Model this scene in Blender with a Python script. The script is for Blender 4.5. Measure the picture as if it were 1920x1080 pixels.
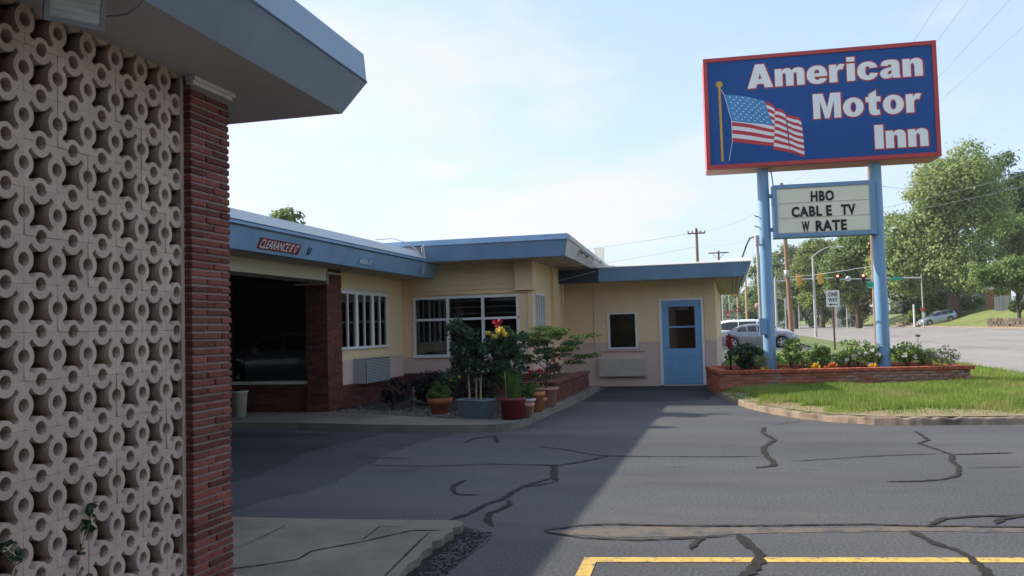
import bpy, bmesh, math, random
import numpy as np
from mathutils import Vector, Matrix
random.seed(7); rng = np.random.default_rng(7)
S = bpy.context.scene; COL = S.collection; R = math.radians
for o in list(bpy.data.objects): bpy.data.objects.remove(o)

# ------------------------------------------------------------------ camera
cd = bpy.data.cameras.new('camera'); cam = bpy.data.objects.new('camera', cd); COL.objects.link(cam)
cd.sensor_width = 36; cd.lens = 30.0; cd.clip_start = .05; cd.clip_end = 3000
def cam_matrix(pitch, roll, yaw, h):
    p, r, y = R(pitch), R(roll), R(yaw)
    f = Vector((-math.sin(y)*math.cos(p), math.cos(y)*math.cos(p), math.sin(p)))
    rt = Vector((math.cos(y), math.sin(y), 0)); up = rt.cross(f)
    r2 = rt*math.cos(r)-up*math.sin(r); u2 = rt*math.sin(r)+up*math.cos(r)
    m = Matrix((r2, u2, -f)).transposed().to_4x4(); m.translation = (0, 0, h); return m
cam.matrix_world = cam_matrix(2.78, 1.5, 14.3, 1.5); S.camera = cam

# ------------------------------------------------------------------ sky, sun, exposure
SUN = Vector((-1.6, .2, 1.0)).normalized()
W = bpy.data.worlds.new('World'); S.world = W; W.use_nodes = True
nt = W.node_tree; N = nt.nodes; L = nt.links; bg = N['Background']
sky = N.new('ShaderNodeTexSky'); sky.sky_type = 'NISHITA'; sky.sun_disc = False
sky.sun_elevation = math.asin(SUN.z); sky.sun_rotation = math.atan2(SUN.x, SUN.y) % (2*math.pi)
sky.air_density = 1.0; sky.dust_density = 1.6; sky.ozone_density = 1.3
tc = N.new('ShaderNodeTexCoord'); sep = N.new('ShaderNodeSeparateXYZ'); L.new(tc.outputs['Generated'], sep.inputs[0])
def wm(op, a, b=None):
    n = N.new('ShaderNodeMath'); n.operation = op
    for i, v in enumerate((a, b)):
        if v is None: continue
        if isinstance(v, (int, float)): n.inputs[i].default_value = v
        else: L.new(v, n.inputs[i])
    return n.outputs[0]
zz = wm('ADD', wm('MAXIMUM', sep.outputs[2], 0.0), .16)
cx = wm('DIVIDE', sep.outputs[0], zz); cy = wm('DIVIDE', sep.outputs[1], zz)
cmb = N.new('ShaderNodeCombineXYZ'); L.new(cx, cmb.inputs[0]); L.new(cy, cmb.inputs[1])
def cloud(scale, detail, lo, hi, seed):
    mp = N.new('ShaderNodeMapping'); mp.inputs['Location'].default_value = seed; L.new(cmb.outputs[0], mp.inputs[0])
    nz = N.new('ShaderNodeTexNoise'); nz.inputs['Scale'].default_value = scale; nz.inputs['Detail'].default_value = detail
    nz.inputs['Roughness'].default_value = .55; nz.inputs['Distortion'].default_value = .35; L.new(mp.outputs[0], nz.inputs[0])
    mr = N.new('ShaderNodeMapRange'); mr.interpolation_type = 'SMOOTHSTEP'
    mr.inputs[1].default_value = lo; mr.inputs[2].default_value = hi; L.new(nz.outputs[0], mr.inputs[0]); return mr.outputs[0]
c1 = cloud(.62, 8, .47, .66, (3.1, 1.7, 0)); c2 = cloud(1.9, 7, .50, .72, (9.0, 4.0, 2))
cf = wm('MINIMUM', wm('ADD', wm('MULTIPLY', c1, .7), wm('MULTIPLY', c2, .35)), .85)
hz = N.new('ShaderNodeMapRange'); hz.inputs[1].default_value = .5; hz.inputs[2].default_value = .0
hz.inputs[3].default_value = .38; hz.inputs[4].default_value = .74; L.new(sep.outputs[2], hz.inputs[0])   # thin summer haze, thicker low down
veil = N.new('ShaderNodeMix'); veil.data_type = 'RGBA'; L.new(hz.outputs[0], veil.inputs[0])
L.new(sky.outputs[0], veil.inputs[6]); veil.inputs[7].default_value = (2.25, 2.75, 3.6, 1)
mx = N.new('ShaderNodeMix'); mx.data_type = 'RGBA'; L.new(cf, mx.inputs[0])
L.new(veil.outputs[2], mx.inputs[6]); mx.inputs[7].default_value = (3.38, 3.24, 3.40, 1)
L.new(mx.outputs[2], bg.inputs[0]); bg.inputs[1].default_value = .10
sd = bpy.data.lights.new('sun', 'SUN'); sun = bpy.data.objects.new('sun', sd); COL.objects.link(sun)
sd.energy = 2.35; sd.angle = R(.53); sd.color = (1, .91, .78)
sun.rotation_euler = SUN.to_track_quat('Z', 'Y').to_euler(); sun.location = (-30, 5, 40)
vs = S.view_settings; vs.view_transform = 'Standard'; vs.look = 'None'; vs.gamma = 1; vs.use_curve_mapping = False; vs.exposure = 1.58
cy_ = S.cycles; cy_.use_denoising = True; cy_.max_bounces = 6; cy_.diffuse_bounces = 3; cy_.glossy_bounces = 3; cy_.transparent_max_bounces = 12; cy_.caustics_reflective = False; cy_.caustics_refractive = False

# ------------------------------------------------------------------ materials
def M(name, col, rough=.6, var=.14, scale=3., stretch=(1, 1, 1), bump=0., bscale=60., metal=0., isl=0., rnd=0., stain=None, spec=.4, trans=0., coat=0., emis=None, speck=0., speckscale=120., hue=0., more=None):
    m = bpy.data.materials.new(name); m.use_nodes = True; n = m.node_tree.nodes; l = m.node_tree.links
    b = n['Principled BSDF']; b.inputs['Roughness'].default_value = rough; b.inputs['Metallic'].default_value = metal
    b.inputs['Specular IOR Level'].default_value = spec
    if coat: b.inputs['Coat Weight'].default_value = coat; b.inputs['Coat Roughness'].default_value = .05
    tcn = n.new('ShaderNodeTexCoord'); mp = n.new('ShaderNodeMapping'); mp.inputs['Scale'].default_value = stretch
    l.new(tcn.outputs['Object'], mp.inputs[0])
    def math_(op, a, c):
        q = n.new('ShaderNodeMath'); q.operation = op
        for i, v in enumerate((a, c)):
            if isinstance(v, (int, float)): q.inputs[i].default_value = v
            else: l.new(v, q.inputs[i])
        return q.outputs[0]
    nz = n.new('ShaderNodeTexNoise'); nz.inputs['Scale'].default_value = scale; nz.inputs['Detail'].default_value = 5; l.new(mp.outputs[0], nz.inputs[0])
    val = math_('ADD', math_('MULTIPLY', math_('SUBTRACT', nz.outputs[0], .5), var*4), 1.0)
    hs = n.new('ShaderNodeHueSaturation'); hs.inputs['Color'].default_value = (*col, 1)
    if speck:
        n2 = n.new('ShaderNodeTexNoise'); n2.inputs['Scale'].default_value = speckscale; n2.inputs['Detail'].default_value = 2; l.new(tcn.outputs['Object'], n2.inputs[0])
        val = math_('MULTIPLY', val, math_('ADD', math_('MULTIPLY', math_('SUBTRACT', n2.outputs[0], .5), speck*4), 1.0))
    if isl:
        g = n.new('ShaderNodeNewGeometry'); val = math_('MULTIPLY', val, math_('ADD', math_('MULTIPLY', g.outputs['Random Per Island'], isl*2), 1-isl))
        if hue: l.new(math_('ADD', math_('MULTIPLY', g.outputs['Random Per Island'], hue*2), .5-hue), hs.inputs['Hue'])
    if rnd:
        oi = n.new('ShaderNodeObjectInfo'); val = math_('MULTIPLY', val, math_('ADD', math_('MULTIPLY', oi.outputs['Random'], rnd*2), 1-rnd))
    l.new(math_('MAXIMUM', val, .05), hs.inputs['Value']); out = hs.outputs[0]
    for stain_ in ([stain] if stain else [])+(more or []):
        scol, ssc, lo, hi = stain_
        n3 = n.new('ShaderNodeTexNoise'); n3.inputs['Scale'].default_value = ssc; n3.inputs['Detail'].default_value = 6; n3.inputs['Roughness'].default_value = .65; l.new(mp.outputs[0], n3.inputs[0])
        mr = n.new('ShaderNodeMapRange'); mr.inputs[1].default_value = lo; mr.inputs[2].default_value = hi; l.new(n3.outputs[0], mr.inputs[0])
        mi = n.new('ShaderNodeMix'); mi.data_type = 'RGBA'; l.new(mr.outputs[0], mi.inputs[0]); l.new(out, mi.inputs[6]); mi.inputs[7].default_value = (*scol, 1); out = mi.outputs[2]
    l.new(out, b.inputs['Base Color'])
    if bump:
        nb = n.new('ShaderNodeTexNoise'); nb.inputs['Scale'].default_value = bscale; nb.inputs['Detail'].default_value = 4; l.new(mp.outputs[0], nb.inputs[0])
        bp = n.new('ShaderNodeBump'); bp.inputs['Strength'].default_value = bump; bp.inputs['Distance'].default_value = .02; l.new(nb.outputs[0], bp.inputs['Height']); l.new(bp.outputs[0], b.inputs['Normal'])
    if trans:
        t = n.new('ShaderNodeBsdfTranslucent'); l.new(out, t.inputs[0]); ms = n.new('ShaderNodeMixShader'); ms.inputs[0].default_value = trans
        l.new(b.outputs[0], ms.inputs[1]); l.new(t.outputs[0], ms.inputs[2]); l.new(ms.outputs[0], n['Material Output'].inputs[0])
    if emis: b.inputs['Emission Color'].default_value = (*emis[0], 1); b.inputs['Emission Strength'].default_value = emis[1]
    return m
def glass(name, tint, refl=1.5):
    m = bpy.data.materials.new(name); m.use_nodes = True; n = m.node_tree.nodes; l = m.node_tree.links
    n.remove(n['Principled BSDF']); t = n.new('ShaderNodeBsdfTransparent'); t.inputs[0].default_value = (*tint, 1)
    g = n.new('ShaderNodeBsdfGlossy'); g.inputs['Roughness'].default_value = .01; g.inputs[0].default_value = (.95, .97, 1, 1)
    f = n.new('ShaderNodeFresnel'); f.inputs[0].default_value = refl; ms = n.new('ShaderNodeMixShader')
    l.new(f.outputs[0], ms.inputs[0]); l.new(t.outputs[0], ms.inputs[1]); l.new(g.outputs[0], ms.inputs[2]); l.new(ms.outputs[0], n['Material Output'].inputs[0]); return m
mt = {}
mt['asphalt'] = M('asphalt', (.088, .090, .094), .82, .26, .5, stretch=(.35, 1, 1), bump=.45, bscale=90, speck=.42, speckscale=48, stain=((.135, .126, .115), .55, .48, .8), spec=.18, more=[((.045, .044, .044), 1.7, .66, .74), ((.17, .16, .145), 6.5, .66, .78)])
mt['seal'] = M('crack_sealant', (.040, .037, .034), .9, .35, 9, spec=.08)
mt['lane_shade'] = M('painted_lane_shade', (.066, .069, .075), .85, .3, .7, stretch=(.4, 1, 1), speck=.2, speckscale=130, spec=.12, stain=((.088, .090, .094), .8, .5, .75))  # shade of canopy and walls put into the lane colour
mt['sealer_and_shade'] = M('dark_sealer_and_lane_shade', (.045, .047, .052), .85, .3, .7, stretch=(.4, 1, 1), speck=.2, speckscale=130, spec=.12, stain=((.07, .072, .076), .8, .55, .8))  # sealer at the office door, painted shade on the lane
mt['seam'] = M('worn_seam', (.17, .135, .10), .85, .3, 5, speck=.3, speckscale=70, stain=((.075, .074, .073), 5, .40, .60))
mt['yellow'] = M('yellow_paint', (.60, .40, .10), .75, .16, 9, speck=.15, stain=((.12, .11, .09), 16, .53, .66))
mt['road'] = M('road_concrete', (.27, .25, .23), .85, .10, .35, stretch=(1, .25, 1), stain=((.20, .185, .17), .5, .5, .7), speck=.1, speckscale=8)
mt['concrete'] = M('concrete', (.205, .178, .142), .85, .18, 1.6, bump=.25, bscale=50, speck=.12, speckscale=90, stain=((.12, .104, .085), 1.1, .48, .7))
mt['kerb'] = M('kerb_concrete', (.26, .20, .145), .9, .12, 5, bump=.4, bscale=30, speck=.15, stain=((.10, .075, .06), 3, .5, .7))
mt['rubble'] = M('broken_asphalt', (.042, .044, .048), .85, .35, 12, bump=1.0, bscale=24, speck=.4, speckscale=45)
mt['crackdark'] = M('crack_earth', (.02, .017, .014), .95, .3, 20)
mt['lawn'] = M('lawn_soil', (.13, .165, .045), .95, .25, 2.5, stain=((.22, .17, .09), 1.3, .60, .75), speck=.25, speckscale=60)
mt['hill'] = M('hill_grass', (.15, .19, .05), .95, .22, .25, stain=((.16, .15, .05), .35, .5, .75), speck=.25, speckscale=6)
mt['ground'] = M('ground_earth', (.10, .11, .05), .95, .2, .1)
mt['dirt'] = M('dry_dirt', (.27, .205, .125), .95, .25, 7, bump=.5, bscale=40, speck=.2, speckscale=60)
mt['soil'] = M('soil', (.06, .042, .03), .95, .3, 12, bump=.5, bscale=40)
mt['blade'] = M('grass_blade', (.225, .31, .062), .7, .12, .8, isl=.42, hue=.035, trans=.5, stain=((.42, .35, .16), .9, .54, .70))
mt['block'] = M('pink_concrete_block', (.53, .395, .325), .85, .14, 4, bump=.25, bscale=80, rnd=.08, speck=.08, speckscale=150)
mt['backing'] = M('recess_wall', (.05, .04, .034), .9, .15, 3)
mt['nearbrick'] = M('red_roman_brick', (.19, .056, .038), .85, .22, 14, bump=.5, bscale=60, rnd=.42, speck=.15, speckscale=90)
mt['mortar'] = M('mortar', (.27, .205, .18), .95, .15, 20, bump=.3, bscale=80)
mt['brick'] = M('added_blocker_red_brick', (.135, .040, .030), .85, .2, 8, isl=.32, bump=.3, bscale=50)
mt['oldbrick'] = M('weathered_brick', (.34, .105, .062), .9, .2, 6, rnd=.30, bump=.4, bscale=60, speck=.15, speckscale=60)
mt['limebrick'] = M('limewashed_brick', (.30, .135, .095), .95, .25, 8, stretch=(.35, 1, 1.6), rnd=.2, bump=.5, bscale=50, stain=((.44, .37, .32), 9, .46, .62))
mt['capbrick'] = M('cap_brick', (.42, .105, .055), .85, .2, 9, rnd=.22, bump=.3, bscale=60, stain=((.24, .085, .06), 5, .55, .7))
mt['limemortar'] = M('pale_mortar', (.30, .24, .20), .95, .2, 14)
mt['soffit'] = M('soffit_paint', (.58, .545, .52), .8, .06, 1.2, stain=((.46, .43, .41), .9, .58, .85))
mt['soffit_cream'] = M('cream_soffit', (.52, .46, .34), .8, .08, 1.5, stain=((.30, .25, .18), 1.2, .6, .8))
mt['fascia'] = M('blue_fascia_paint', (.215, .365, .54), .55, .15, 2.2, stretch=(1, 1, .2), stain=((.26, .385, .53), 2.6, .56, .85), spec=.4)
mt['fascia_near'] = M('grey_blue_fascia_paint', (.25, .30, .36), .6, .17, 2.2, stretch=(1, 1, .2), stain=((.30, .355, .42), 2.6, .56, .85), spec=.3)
mt['fascia_band'] = M('pale_blue_metal', (.26, .375, .49), .5, .07, 2, stretch=(1, 1, .3), spec=.45)
mt['gravelstop'] = M('pale_roof_metal', (.50, .55, .58), .5, .07, 1.5, spec=.4)
mt['fascia_dark'] = M('near_black_blue', (.022, .036, .058), .7, .2, 3)  # much darker blue, for the left return of the door roof edge
mt['drip'] = M('dark_drip_edge', (.045, .075, .115), .6, .1, 3)
mt['roofwhite'] = M('white_roof_membrane', (.74, .73, .70), .7, .06, .8)
mt['greyside'] = M('bare_grey_fascia', (.50, .49, .465), .75, .12, 3, stretch=(1, 1, .2), stain=((.33, .31, .28), 3, .58, .8))
mt['yellowwall'] = M('yellow_wall_paint', (.78, .58, .335), .75, .05, 1.0, bump=.08, bscale=50, stain=((.58, .45, .26), .8, .52, .8), more=[((.44, .35, .22), 3.5, .66, .85)])
mt['pinkwall'] = M('pink_wall_paint', (.63, .46, .385), .75, .05, 1.2, bump=.08, bscale=50, stain=((.48, .36, .30), 1., .52, .8), more=[((.36, .29, .25), 4.5, .63, .82)])
mt['cream'] = M('cream_trim', (.60, .55, .42), .7, .08, 2, stain=((.36, .31, .22), 1.5, .6, .85))
mt['white'] = M('white_paint', (.74, .73, .71), .5, .06, 4)
mt['doorblue'] = M('door_blue_paint', (.175, .365, .57), .45, .05, 2)
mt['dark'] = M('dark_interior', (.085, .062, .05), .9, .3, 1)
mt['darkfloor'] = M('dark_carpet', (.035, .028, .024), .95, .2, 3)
mt['redcurtain'] = M('red_curtain', (.25, .035, .03), .9, .2, 6)
mt['glass'] = glass('window_glass', (.72, .76, .76), 1.85); mt['showglass'] = glass('show_window_glass', (.42, .45, .46), 2.4)
mt['acgrey'] = M('ac_grey_metal', (.40, .41, .40), .5, .08, 4, metal=.2)
mt['acbeige'] = M('ac_beige_grille', (.54, .485, .41), .6, .08, 4)
mt['signblue'] = M('sign_blue', (.020, .085, .275), .5, .10, .9, spec=.2)
mt['signred'] = M('sign_red', (.44, .055, .05), .45, .08, 3, stain=((.52, .14, .11), 2, .6, .85))
mt['signunder'] = M('sign_underside', (.50, .22, .14), .6, .1, 2)
mt['letter'] = M('letter_white', (.84, .85, .82), .4, .03, 2)
mt['flagblue'] = M('flag_blue', (.06, .26, .52), .4, .05, 2); mt['flagred'] = M('flag_red', (.52, .04, .045), .4, .05, 2); mt['flagwhite'] = M('flag_white', (.78, .76, .76), .4, .03, 2)
mt['gold'] = M('flagpole_gold', (.60, .34, .06), .4, .1, 4)
mt['postblue'] = M('post_blue', (.19, .345, .53), .42, .10, 1.5, stretch=(1, 1, .3), stain=((.27, .39, .52), 2, .55, .85))
mt['readerframe'] = M('reader_frame_blue', (.18, .31, .46), .5, .06, 2)
mt['readercream'] = M('reader_cream', (.80, .785, .60), .4, .03, 1.5)
mt['black'] = M('black_plastic', (.012, .012, .013), .45, .1, 5); mt['rubber'] = M('tyre_rubber', (.018, .018, .018), .85, .1, 8)
mt['clearred'] = M('sign_maroon', (.20, .018, .03), .5, .08, 4)
mt['wood'] = M('weathered_pole_wood', (.27, .165, .11), .9, .2, 5, stretch=(1, 1, .05))
mt['galv'] = M('galvanised_steel', (.46, .46, .45), .5, .08, 3, metal=.4)
mt['tanpole'] = M('tan_pole', (.50, .36, .19), .6, .08, 3)
mt['wire'] = M('wire', (.36, .38, .41), .7)
mt['sigyellow'] = M('signal_yellow', (.62, .33, .05), .5, .06, 4); mt['sigred'] = M('red_signal_lens', (.6, .05, .03), .3, 0, emis=((1, .12, .05), 5.0))
mt['lensoff'] = M('unlit_lens', (.05, .04, .03), .3)
mt['green'] = M('sign_green', (.02, .30, .17), .45, .04, 3); mt['signwhite'] = M('sign_white', (.70, .71, .70), .45, .05, 4)
mt['bluesign'] = M('sign_pale_blue', (.45, .58, .72), .5); mt['redsign'] = M('sign_bright_red', (.50, .035, .04), .5); mt['pinksign'] = M('sign_faded_pink', (.60, .30, .27), .6)
mt['terra'] = M('terracotta', (.40, .125, .055), .85, .12, 5, stain=((.30, .12, .075), 4, .55, .75)); mt['terra2'] = M('orange_terracotta', (.52, .20, .085), .85, .1, 5)
mt['potred'] = M('maroon_plastic_pot', (.19, .026, .028), .5, .08, 5); mt['potpink'] = M('dusty_pink_pot', (.50, .255, .205), .7, .08, 5)
mt['potwhite'] = M('white_plastic_pot', (.66, .65, .60), .55, .06, 5); mt['planterblue'] = M('blue_grey_planter', (.105, .135, .165), .6, .08, 4); mt['planterrim'] = M('planter_rim', (.24, .29, .33), .6)
mt['bincream'] = M('cream_plastic_bin', (.56, .52, .42), .55, .06, 4)
mt['stone'] = M('grey_stone', (.085, .085, .082), .9, .2, 6, bump=.4); mt['pebble'] = M('pale_pebble', (.17, .16, .145), .9, .2, 6, isl=.4)
mt['lampglass'] = M('lamp_lens', (.36, .39, .35), .18, .25, 14, stretch=(.3, .3, 1), spec=.7); mt['lampgrey'] = M('lamp_housing', (.20, .215, .205), .5, .1, 6)
mt['silver'] = M('silver_paint', (.27, .28, .295), .28, .03, 2, metal=.55, coat=.6); mt['vanwhite'] = M('white_car_paint', (.78, .78, .77), .3, .02, 2, coat=.5)
mt['suvsilver'] = M('blue_silver_paint', (.36, .41, .48), .28, .03, 2, metal=.5, coat=.5); mt['carblack'] = M('dark_car_paint', (.20, .21, .23), .22, .03, 2, metal=.3, coat=.8)
mt['carglass'] = M('car_glass', (.02, .026, .028), .06, .05, 2, spec=.8); mt['rim'] = M('alloy_rim', (.55, .55, .55), .3, .05, 4, metal=.7)
mt['headlamp'] = M('headlamp', (.72, .74, .75), .12, .1, 8, spec=.9); mt['taillamp'] = M('tail_lamp', (.35, .02, .02), .2, .1, 8, spec=.7)
mt['bark'] = M('bark', (.085, .062, .046), .95, .25, 3, stretch=(1, 1, .2), bump=.6, bscale=20); mt['cane'] = M('pale_cane', (.46, .36, .21), .7, .15, 8)
def leafm(name, c, isl=.4, hue=.03, trans=.45): return M(name, c, .6, .12, .4, isl=isl, hue=hue, trans=trans, spec=.35)
mt['leaf_light'] = leafm('leaf_light', (.285, .355, .125)); mt['leaf_mid'] = leafm('leaf_mid', (.175, .25, .072)); mt['leaf_dark'] = leafm('leaf_dark', (.105, .16, .055))
mt['leaf_haze'] = leafm('leaf_grey_green', (.20, .26, .13)); mt['leaf_rust'] = leafm('leaf_rusty', (.19, .155, .055)); mt['leaf_rose'] = leafm('leaf_rose', (.035, .078, .032), .45, .03, .2)
mt['leaf_bright'] = leafm('leaf_bright', (.12, .21, .045)); mt['leaf_maple'] = leafm('leaf_maple', (.075, .125, .030), .45); mt['leaf_fresh'] = leafm('leaf_fresh', (.24, .34, .10), .4, .03, .2); mt['leaf_burg'] = leafm('leaf_burgundy', (.018, .012, .012), .4, .02, .1)
mt['leaf_pale'] = leafm('leaf_pale', (.30, .34, .16)); mt['leaf_olive'] = leafm('leaf_olive', (.21, .27, .07))
def petal(name, c): return M(name, c, .6, .08, 3, isl=.2, trans=.25)
mt['pet_red'] = petal('petal_crimson', (.45, .02, .05)); mt['pet_yel'] = petal('petal_yellow', (.75, .58, .10)); mt['pet_white'] = petal('petal_white', (.80, .78, .72)); mt['pet_or'] = petal('petal_orange', (.72, .20, .03)); mt['pet_gold'] = petal('petal_gold', (.80, .45, .02))
mt['housebrick'] = M('tan_house_brick', (.42, .22, .10), .9, .1, 1.5); mt['houseroof'] = M('grey_shingle', (.22, .23, .25), .9, .15, 2); mt['housewhite'] = M('house_white', (.72, .71, .68), .8, .06, 1)
mt['fence'] = M('grey_fence_board', (.33, .325, .31), .9, .15, 2, rnd=.15); mt['stonewall'] = M('retaining_stone', (.10, .075, .058), .9, .2, 2, rnd=.3, bump=.4, bscale=10)

# ------------------------------------------------------------------ mesh helpers
class MB:
    def __init__(s): s.v = []; s.f = []; s.m = []; s.sm = []
    def add(s, vs, fs, mi=0, sm=False):
        b = len(s.v); s.v += [tuple(p) for p in vs]
        for f in fs: s.f.append(tuple(b+i for i in f)); s.m.append(mi); s.sm.append(sm)
        return s
    def quad(s, a, b, c, d, mi=0): return s.add([a, b, c, d], [(0, 1, 2, 3)], mi)
    def box(s, x0, x1, y0, y1, z0, z1, mi=0, j=0.):
        r = (lambda: random.uniform(-j, j)) if j else (lambda: 0)
        vs = [(x+r(), y+r(), z+r()) for x in (x0, x1) for y in (y0, y1) for z in (z0, z1)]
        return s.add(vs, [(0, 1, 3, 2), (4, 6, 7, 5), (0, 4, 5, 1), (2, 3, 7, 6), (0, 2, 6, 4), (1, 5, 7, 3)], mi)
    def hexa(s, b4, t4, mi=0):
        return s.add(list(b4)+list(t4), [(3, 2, 1, 0), (4, 5, 6, 7), (0, 1, 5, 4), (1, 2, 6, 5), (2, 3, 7, 6), (3, 0, 4, 7)], mi)
    def prism(s, poly, z0, z1, mi=0):
        n = len(poly); g = lambda z, p: z(p) if callable(z) else z
        return s.add([(p[0], p[1], g(z0, p)) for p in poly]+[(p[0], p[1], g(z1, p)) for p in poly], [tuple(range(n-1, -1, -1)), tuple(range(n, 2*n))]+[(i, (i+1) % n, n+(i+1) % n, n+i) for i in range(n)], mi)
    def tube(s, pts, rad, n=8, mi=0, cap=True):
        pts = [Vector(p) for p in pts]; rad = rad if isinstance(rad, (list, tuple)) else [rad]*len(pts); vs = []; fs = []
        for i, p in enumerate(pts):
            d = (pts[min(i+1, len(pts)-1)]-pts[max(i-1, 0)]).normalized()
            a = d.cross(Vector((0, 0, 1)) if abs(d.z) < .95 else Vector((1, 0, 0))).normalized(); b = d.cross(a)
            for k in range(n):
                t = 2*math.pi*k/n; vs.append(p+(a*math.cos(t)+b*math.sin(t))*rad[i])
        for i in range(len(pts)-1):
            for k in range(n): fs.append((i*n+k, i*n+(k+1) % n, (i+1)*n+(k+1) % n, (i+1)*n+k))
        s.add(vs, fs, mi, True)
        if cap: s.add(vs[:n], [tuple(range(n-1, -1, -1))], mi); s.add(vs[-n:], [tuple(range(n))], mi)
        return s
    def lathe(s, c, prof, n=20, mi=0, axis='z', sm=True):
        vs = []; fs = []
        for r, h in prof:
            for k in range(n):
                t = 2*math.pi*k/n; a, b = r*math.cos(t), r*math.sin(t)
                vs.append((c[0]+a, c[1]+b, c[2]+h) if axis == 'z' else ((c[0]+a, c[1]+h, c[2]+b) if axis == 'y' else (c[0]+h, c[1]+a, c[2]+b)))
        for i in range(len(prof)-1):
            for k in range(n): fs.append((i*n+k, i*n+(k+1) % n, (i+1)*n+(k+1) % n, (i+1)*n+k))
        s.add(vs, fs, mi, sm); s.add(vs[:n], [tuple(range(n-1, -1, -1))], mi); s.add(vs[-n:], [tuple(range(n))], mi); return s
    def mesh(s, name, mats, off=(0, 0, 0)):
        me = bpy.data.meshes.new(name); me.from_pydata([(v[0]-off[0], v[1]-off[1], v[2]-off[2]) for v in s.v], [], s.f)
        for m_ in (mats if isinstance(mats, (list, tuple)) else [mats]): me.materials.append(m_)
        me.polygons.foreach_set('material_index', s.m); me.polygons.foreach_set('use_smooth', s.sm); me.update(); return me
def wl(o):
    v = Vector((0, 0, 0))
    while o is not None: v += o.location; o = o.parent
    return v
def put(name, me, parent=None, loc=(0, 0, 0), rot=(0, 0, 0), **kw):
    o = bpy.data.objects.new(name, me); COL.objects.link(o); o.location = loc; o.rotation_euler = rot
    if parent is not None: o.parent = parent
    for k, v in kw.items(): o[k] = v
    return o
def part(name, mb, mats, parent=None, local=False, **kw):
    """one mesh object; vertex positions are world positions unless local"""
    off = (0, 0, 0) if (parent is None or local) else wl(parent)
    return put(name, mb.mesh(name, mats, off), parent, **kw)
def thing(name, label, cat, loc=(0, 0, 0), rot=(0, 0, 0), group=None, mesh=None):
    o = put(name, mesh, None, loc, rot); o['label'] = label; o['category'] = cat
    if group: o['group'] = group
    return o
def struct(name, mb, mats): o = part(name, mb, mats); o['kind'] = 'structure'; return o
def single(name, mb, mats, label, cat, loc=(0, 0, 0), group=None):
    o = put(name, mb.mesh(name, mats, loc), None, loc); o['label'] = label; o['category'] = cat
    if group: o['group'] = group
    return o
def copy_tree(o, parent=None):
    c = o.copy(); COL.objects.link(c)
    if parent is not None: c.parent = parent
    for ch in list(o.children): copy_tree(ch, c)
    return c
def npmesh(name, V, F, mats, smooth=False, mi=None):
    me = bpy.data.meshes.new(name); k = F.shape[1]; me.vertices.add(len(V)); me.vertices.foreach_set('co', V.astype(np.float32).ravel())
    me.loops.add(F.size); me.loops.foreach_set('vertex_index', F.astype(np.int32).ravel())
    me.polygons.add(len(F)); me.polygons.foreach_set('loop_start', np.arange(0, F.size, k, dtype=np.int32)); me.polygons.foreach_set('loop_total', np.full(len(F), k, dtype=np.int32))
    for m_ in (mats if isinstance(mats, (list, tuple)) else [mats]): me.materials.append(m_)
    if mi is not None: me.polygons.foreach_set('material_index', mi.astype(np.int32))
    me.update(calc_edges=True); return me
def leaves(P, size, up=.3, asp=.55, out=None):
    """one small folded leaf (4 corners) at every point of P"""
    n = len(P); nr = rng.normal(size=(n, 3)); nr /= np.linalg.norm(nr, axis=1)[:, None]
    if out is not None: nr = nr*.8+out
    nr[:, 2] += up; nr /= np.linalg.norm(nr, axis=1)[:, None]
    t = np.cross(nr, rng.normal(size=(n, 3))); t /= np.linalg.norm(t, axis=1)[:, None]; b = np.cross(nr, t)
    s = (size*rng.uniform(.6, 1.35, n))[:, None]; t = t*s*.5; b = b*s*.5*asp
    V = np.stack([P-t, P+b*1.0-t*.1, P+t, P-b*1.0-t*.1], 1).reshape(-1, 3); F = np.arange(4*n).reshape(n, 4); return V, F
def text_geo(body, offset=0., shear=0., space=1.):
    cu = bpy.data.curves.new('t', 'FONT'); cu.body = body; cu.size = 1; cu.offset = offset; cu.shear = shear; cu.space_character = space; cu.resolution_u = 4
    ob = bpy.data.objects.new('t', cu); COL.objects.link(ob); dg = bpy.context.evaluated_depsgraph_get(); dg.update()
    me = bpy.data.meshes.new_from_object(ob.evaluated_get(dg)); V = np.array([v.co[:] for v in me.vertices]); F = [tuple(p.vertices) for p in me.polygons]
    bpy.data.objects.remove(ob); bpy.data.curves.remove(cu); bpy.data.meshes.remove(me); return V, F
def text_fit(body, x0, x1, z0, z1, fn, offset=0., shear=0., grow=0., space=1.):
    """lettering fitted to a rectangle; fn maps (u, z) to a point; grow thickens it as an outline without refitting"""
    V, F = text_geo(body, offset, shear, space); lo = V.min(0); hi = V.max(0)
    if grow: V, F = text_geo(body, offset+grow, shear, space)
    u = x0+(V[:, 0]-lo[0])/(hi[0]-lo[0])*(x1-x0); z = z0+(V[:, 1]-lo[1])/(hi[1]-lo[1])*(z1-z0)
    mb = MB(); mb.add([fn(a, b) for a, b in zip(u, z)], F); return mb
def smooth(t): t = min(1, max(0, t)); return t*t*(3-2*t)
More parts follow.
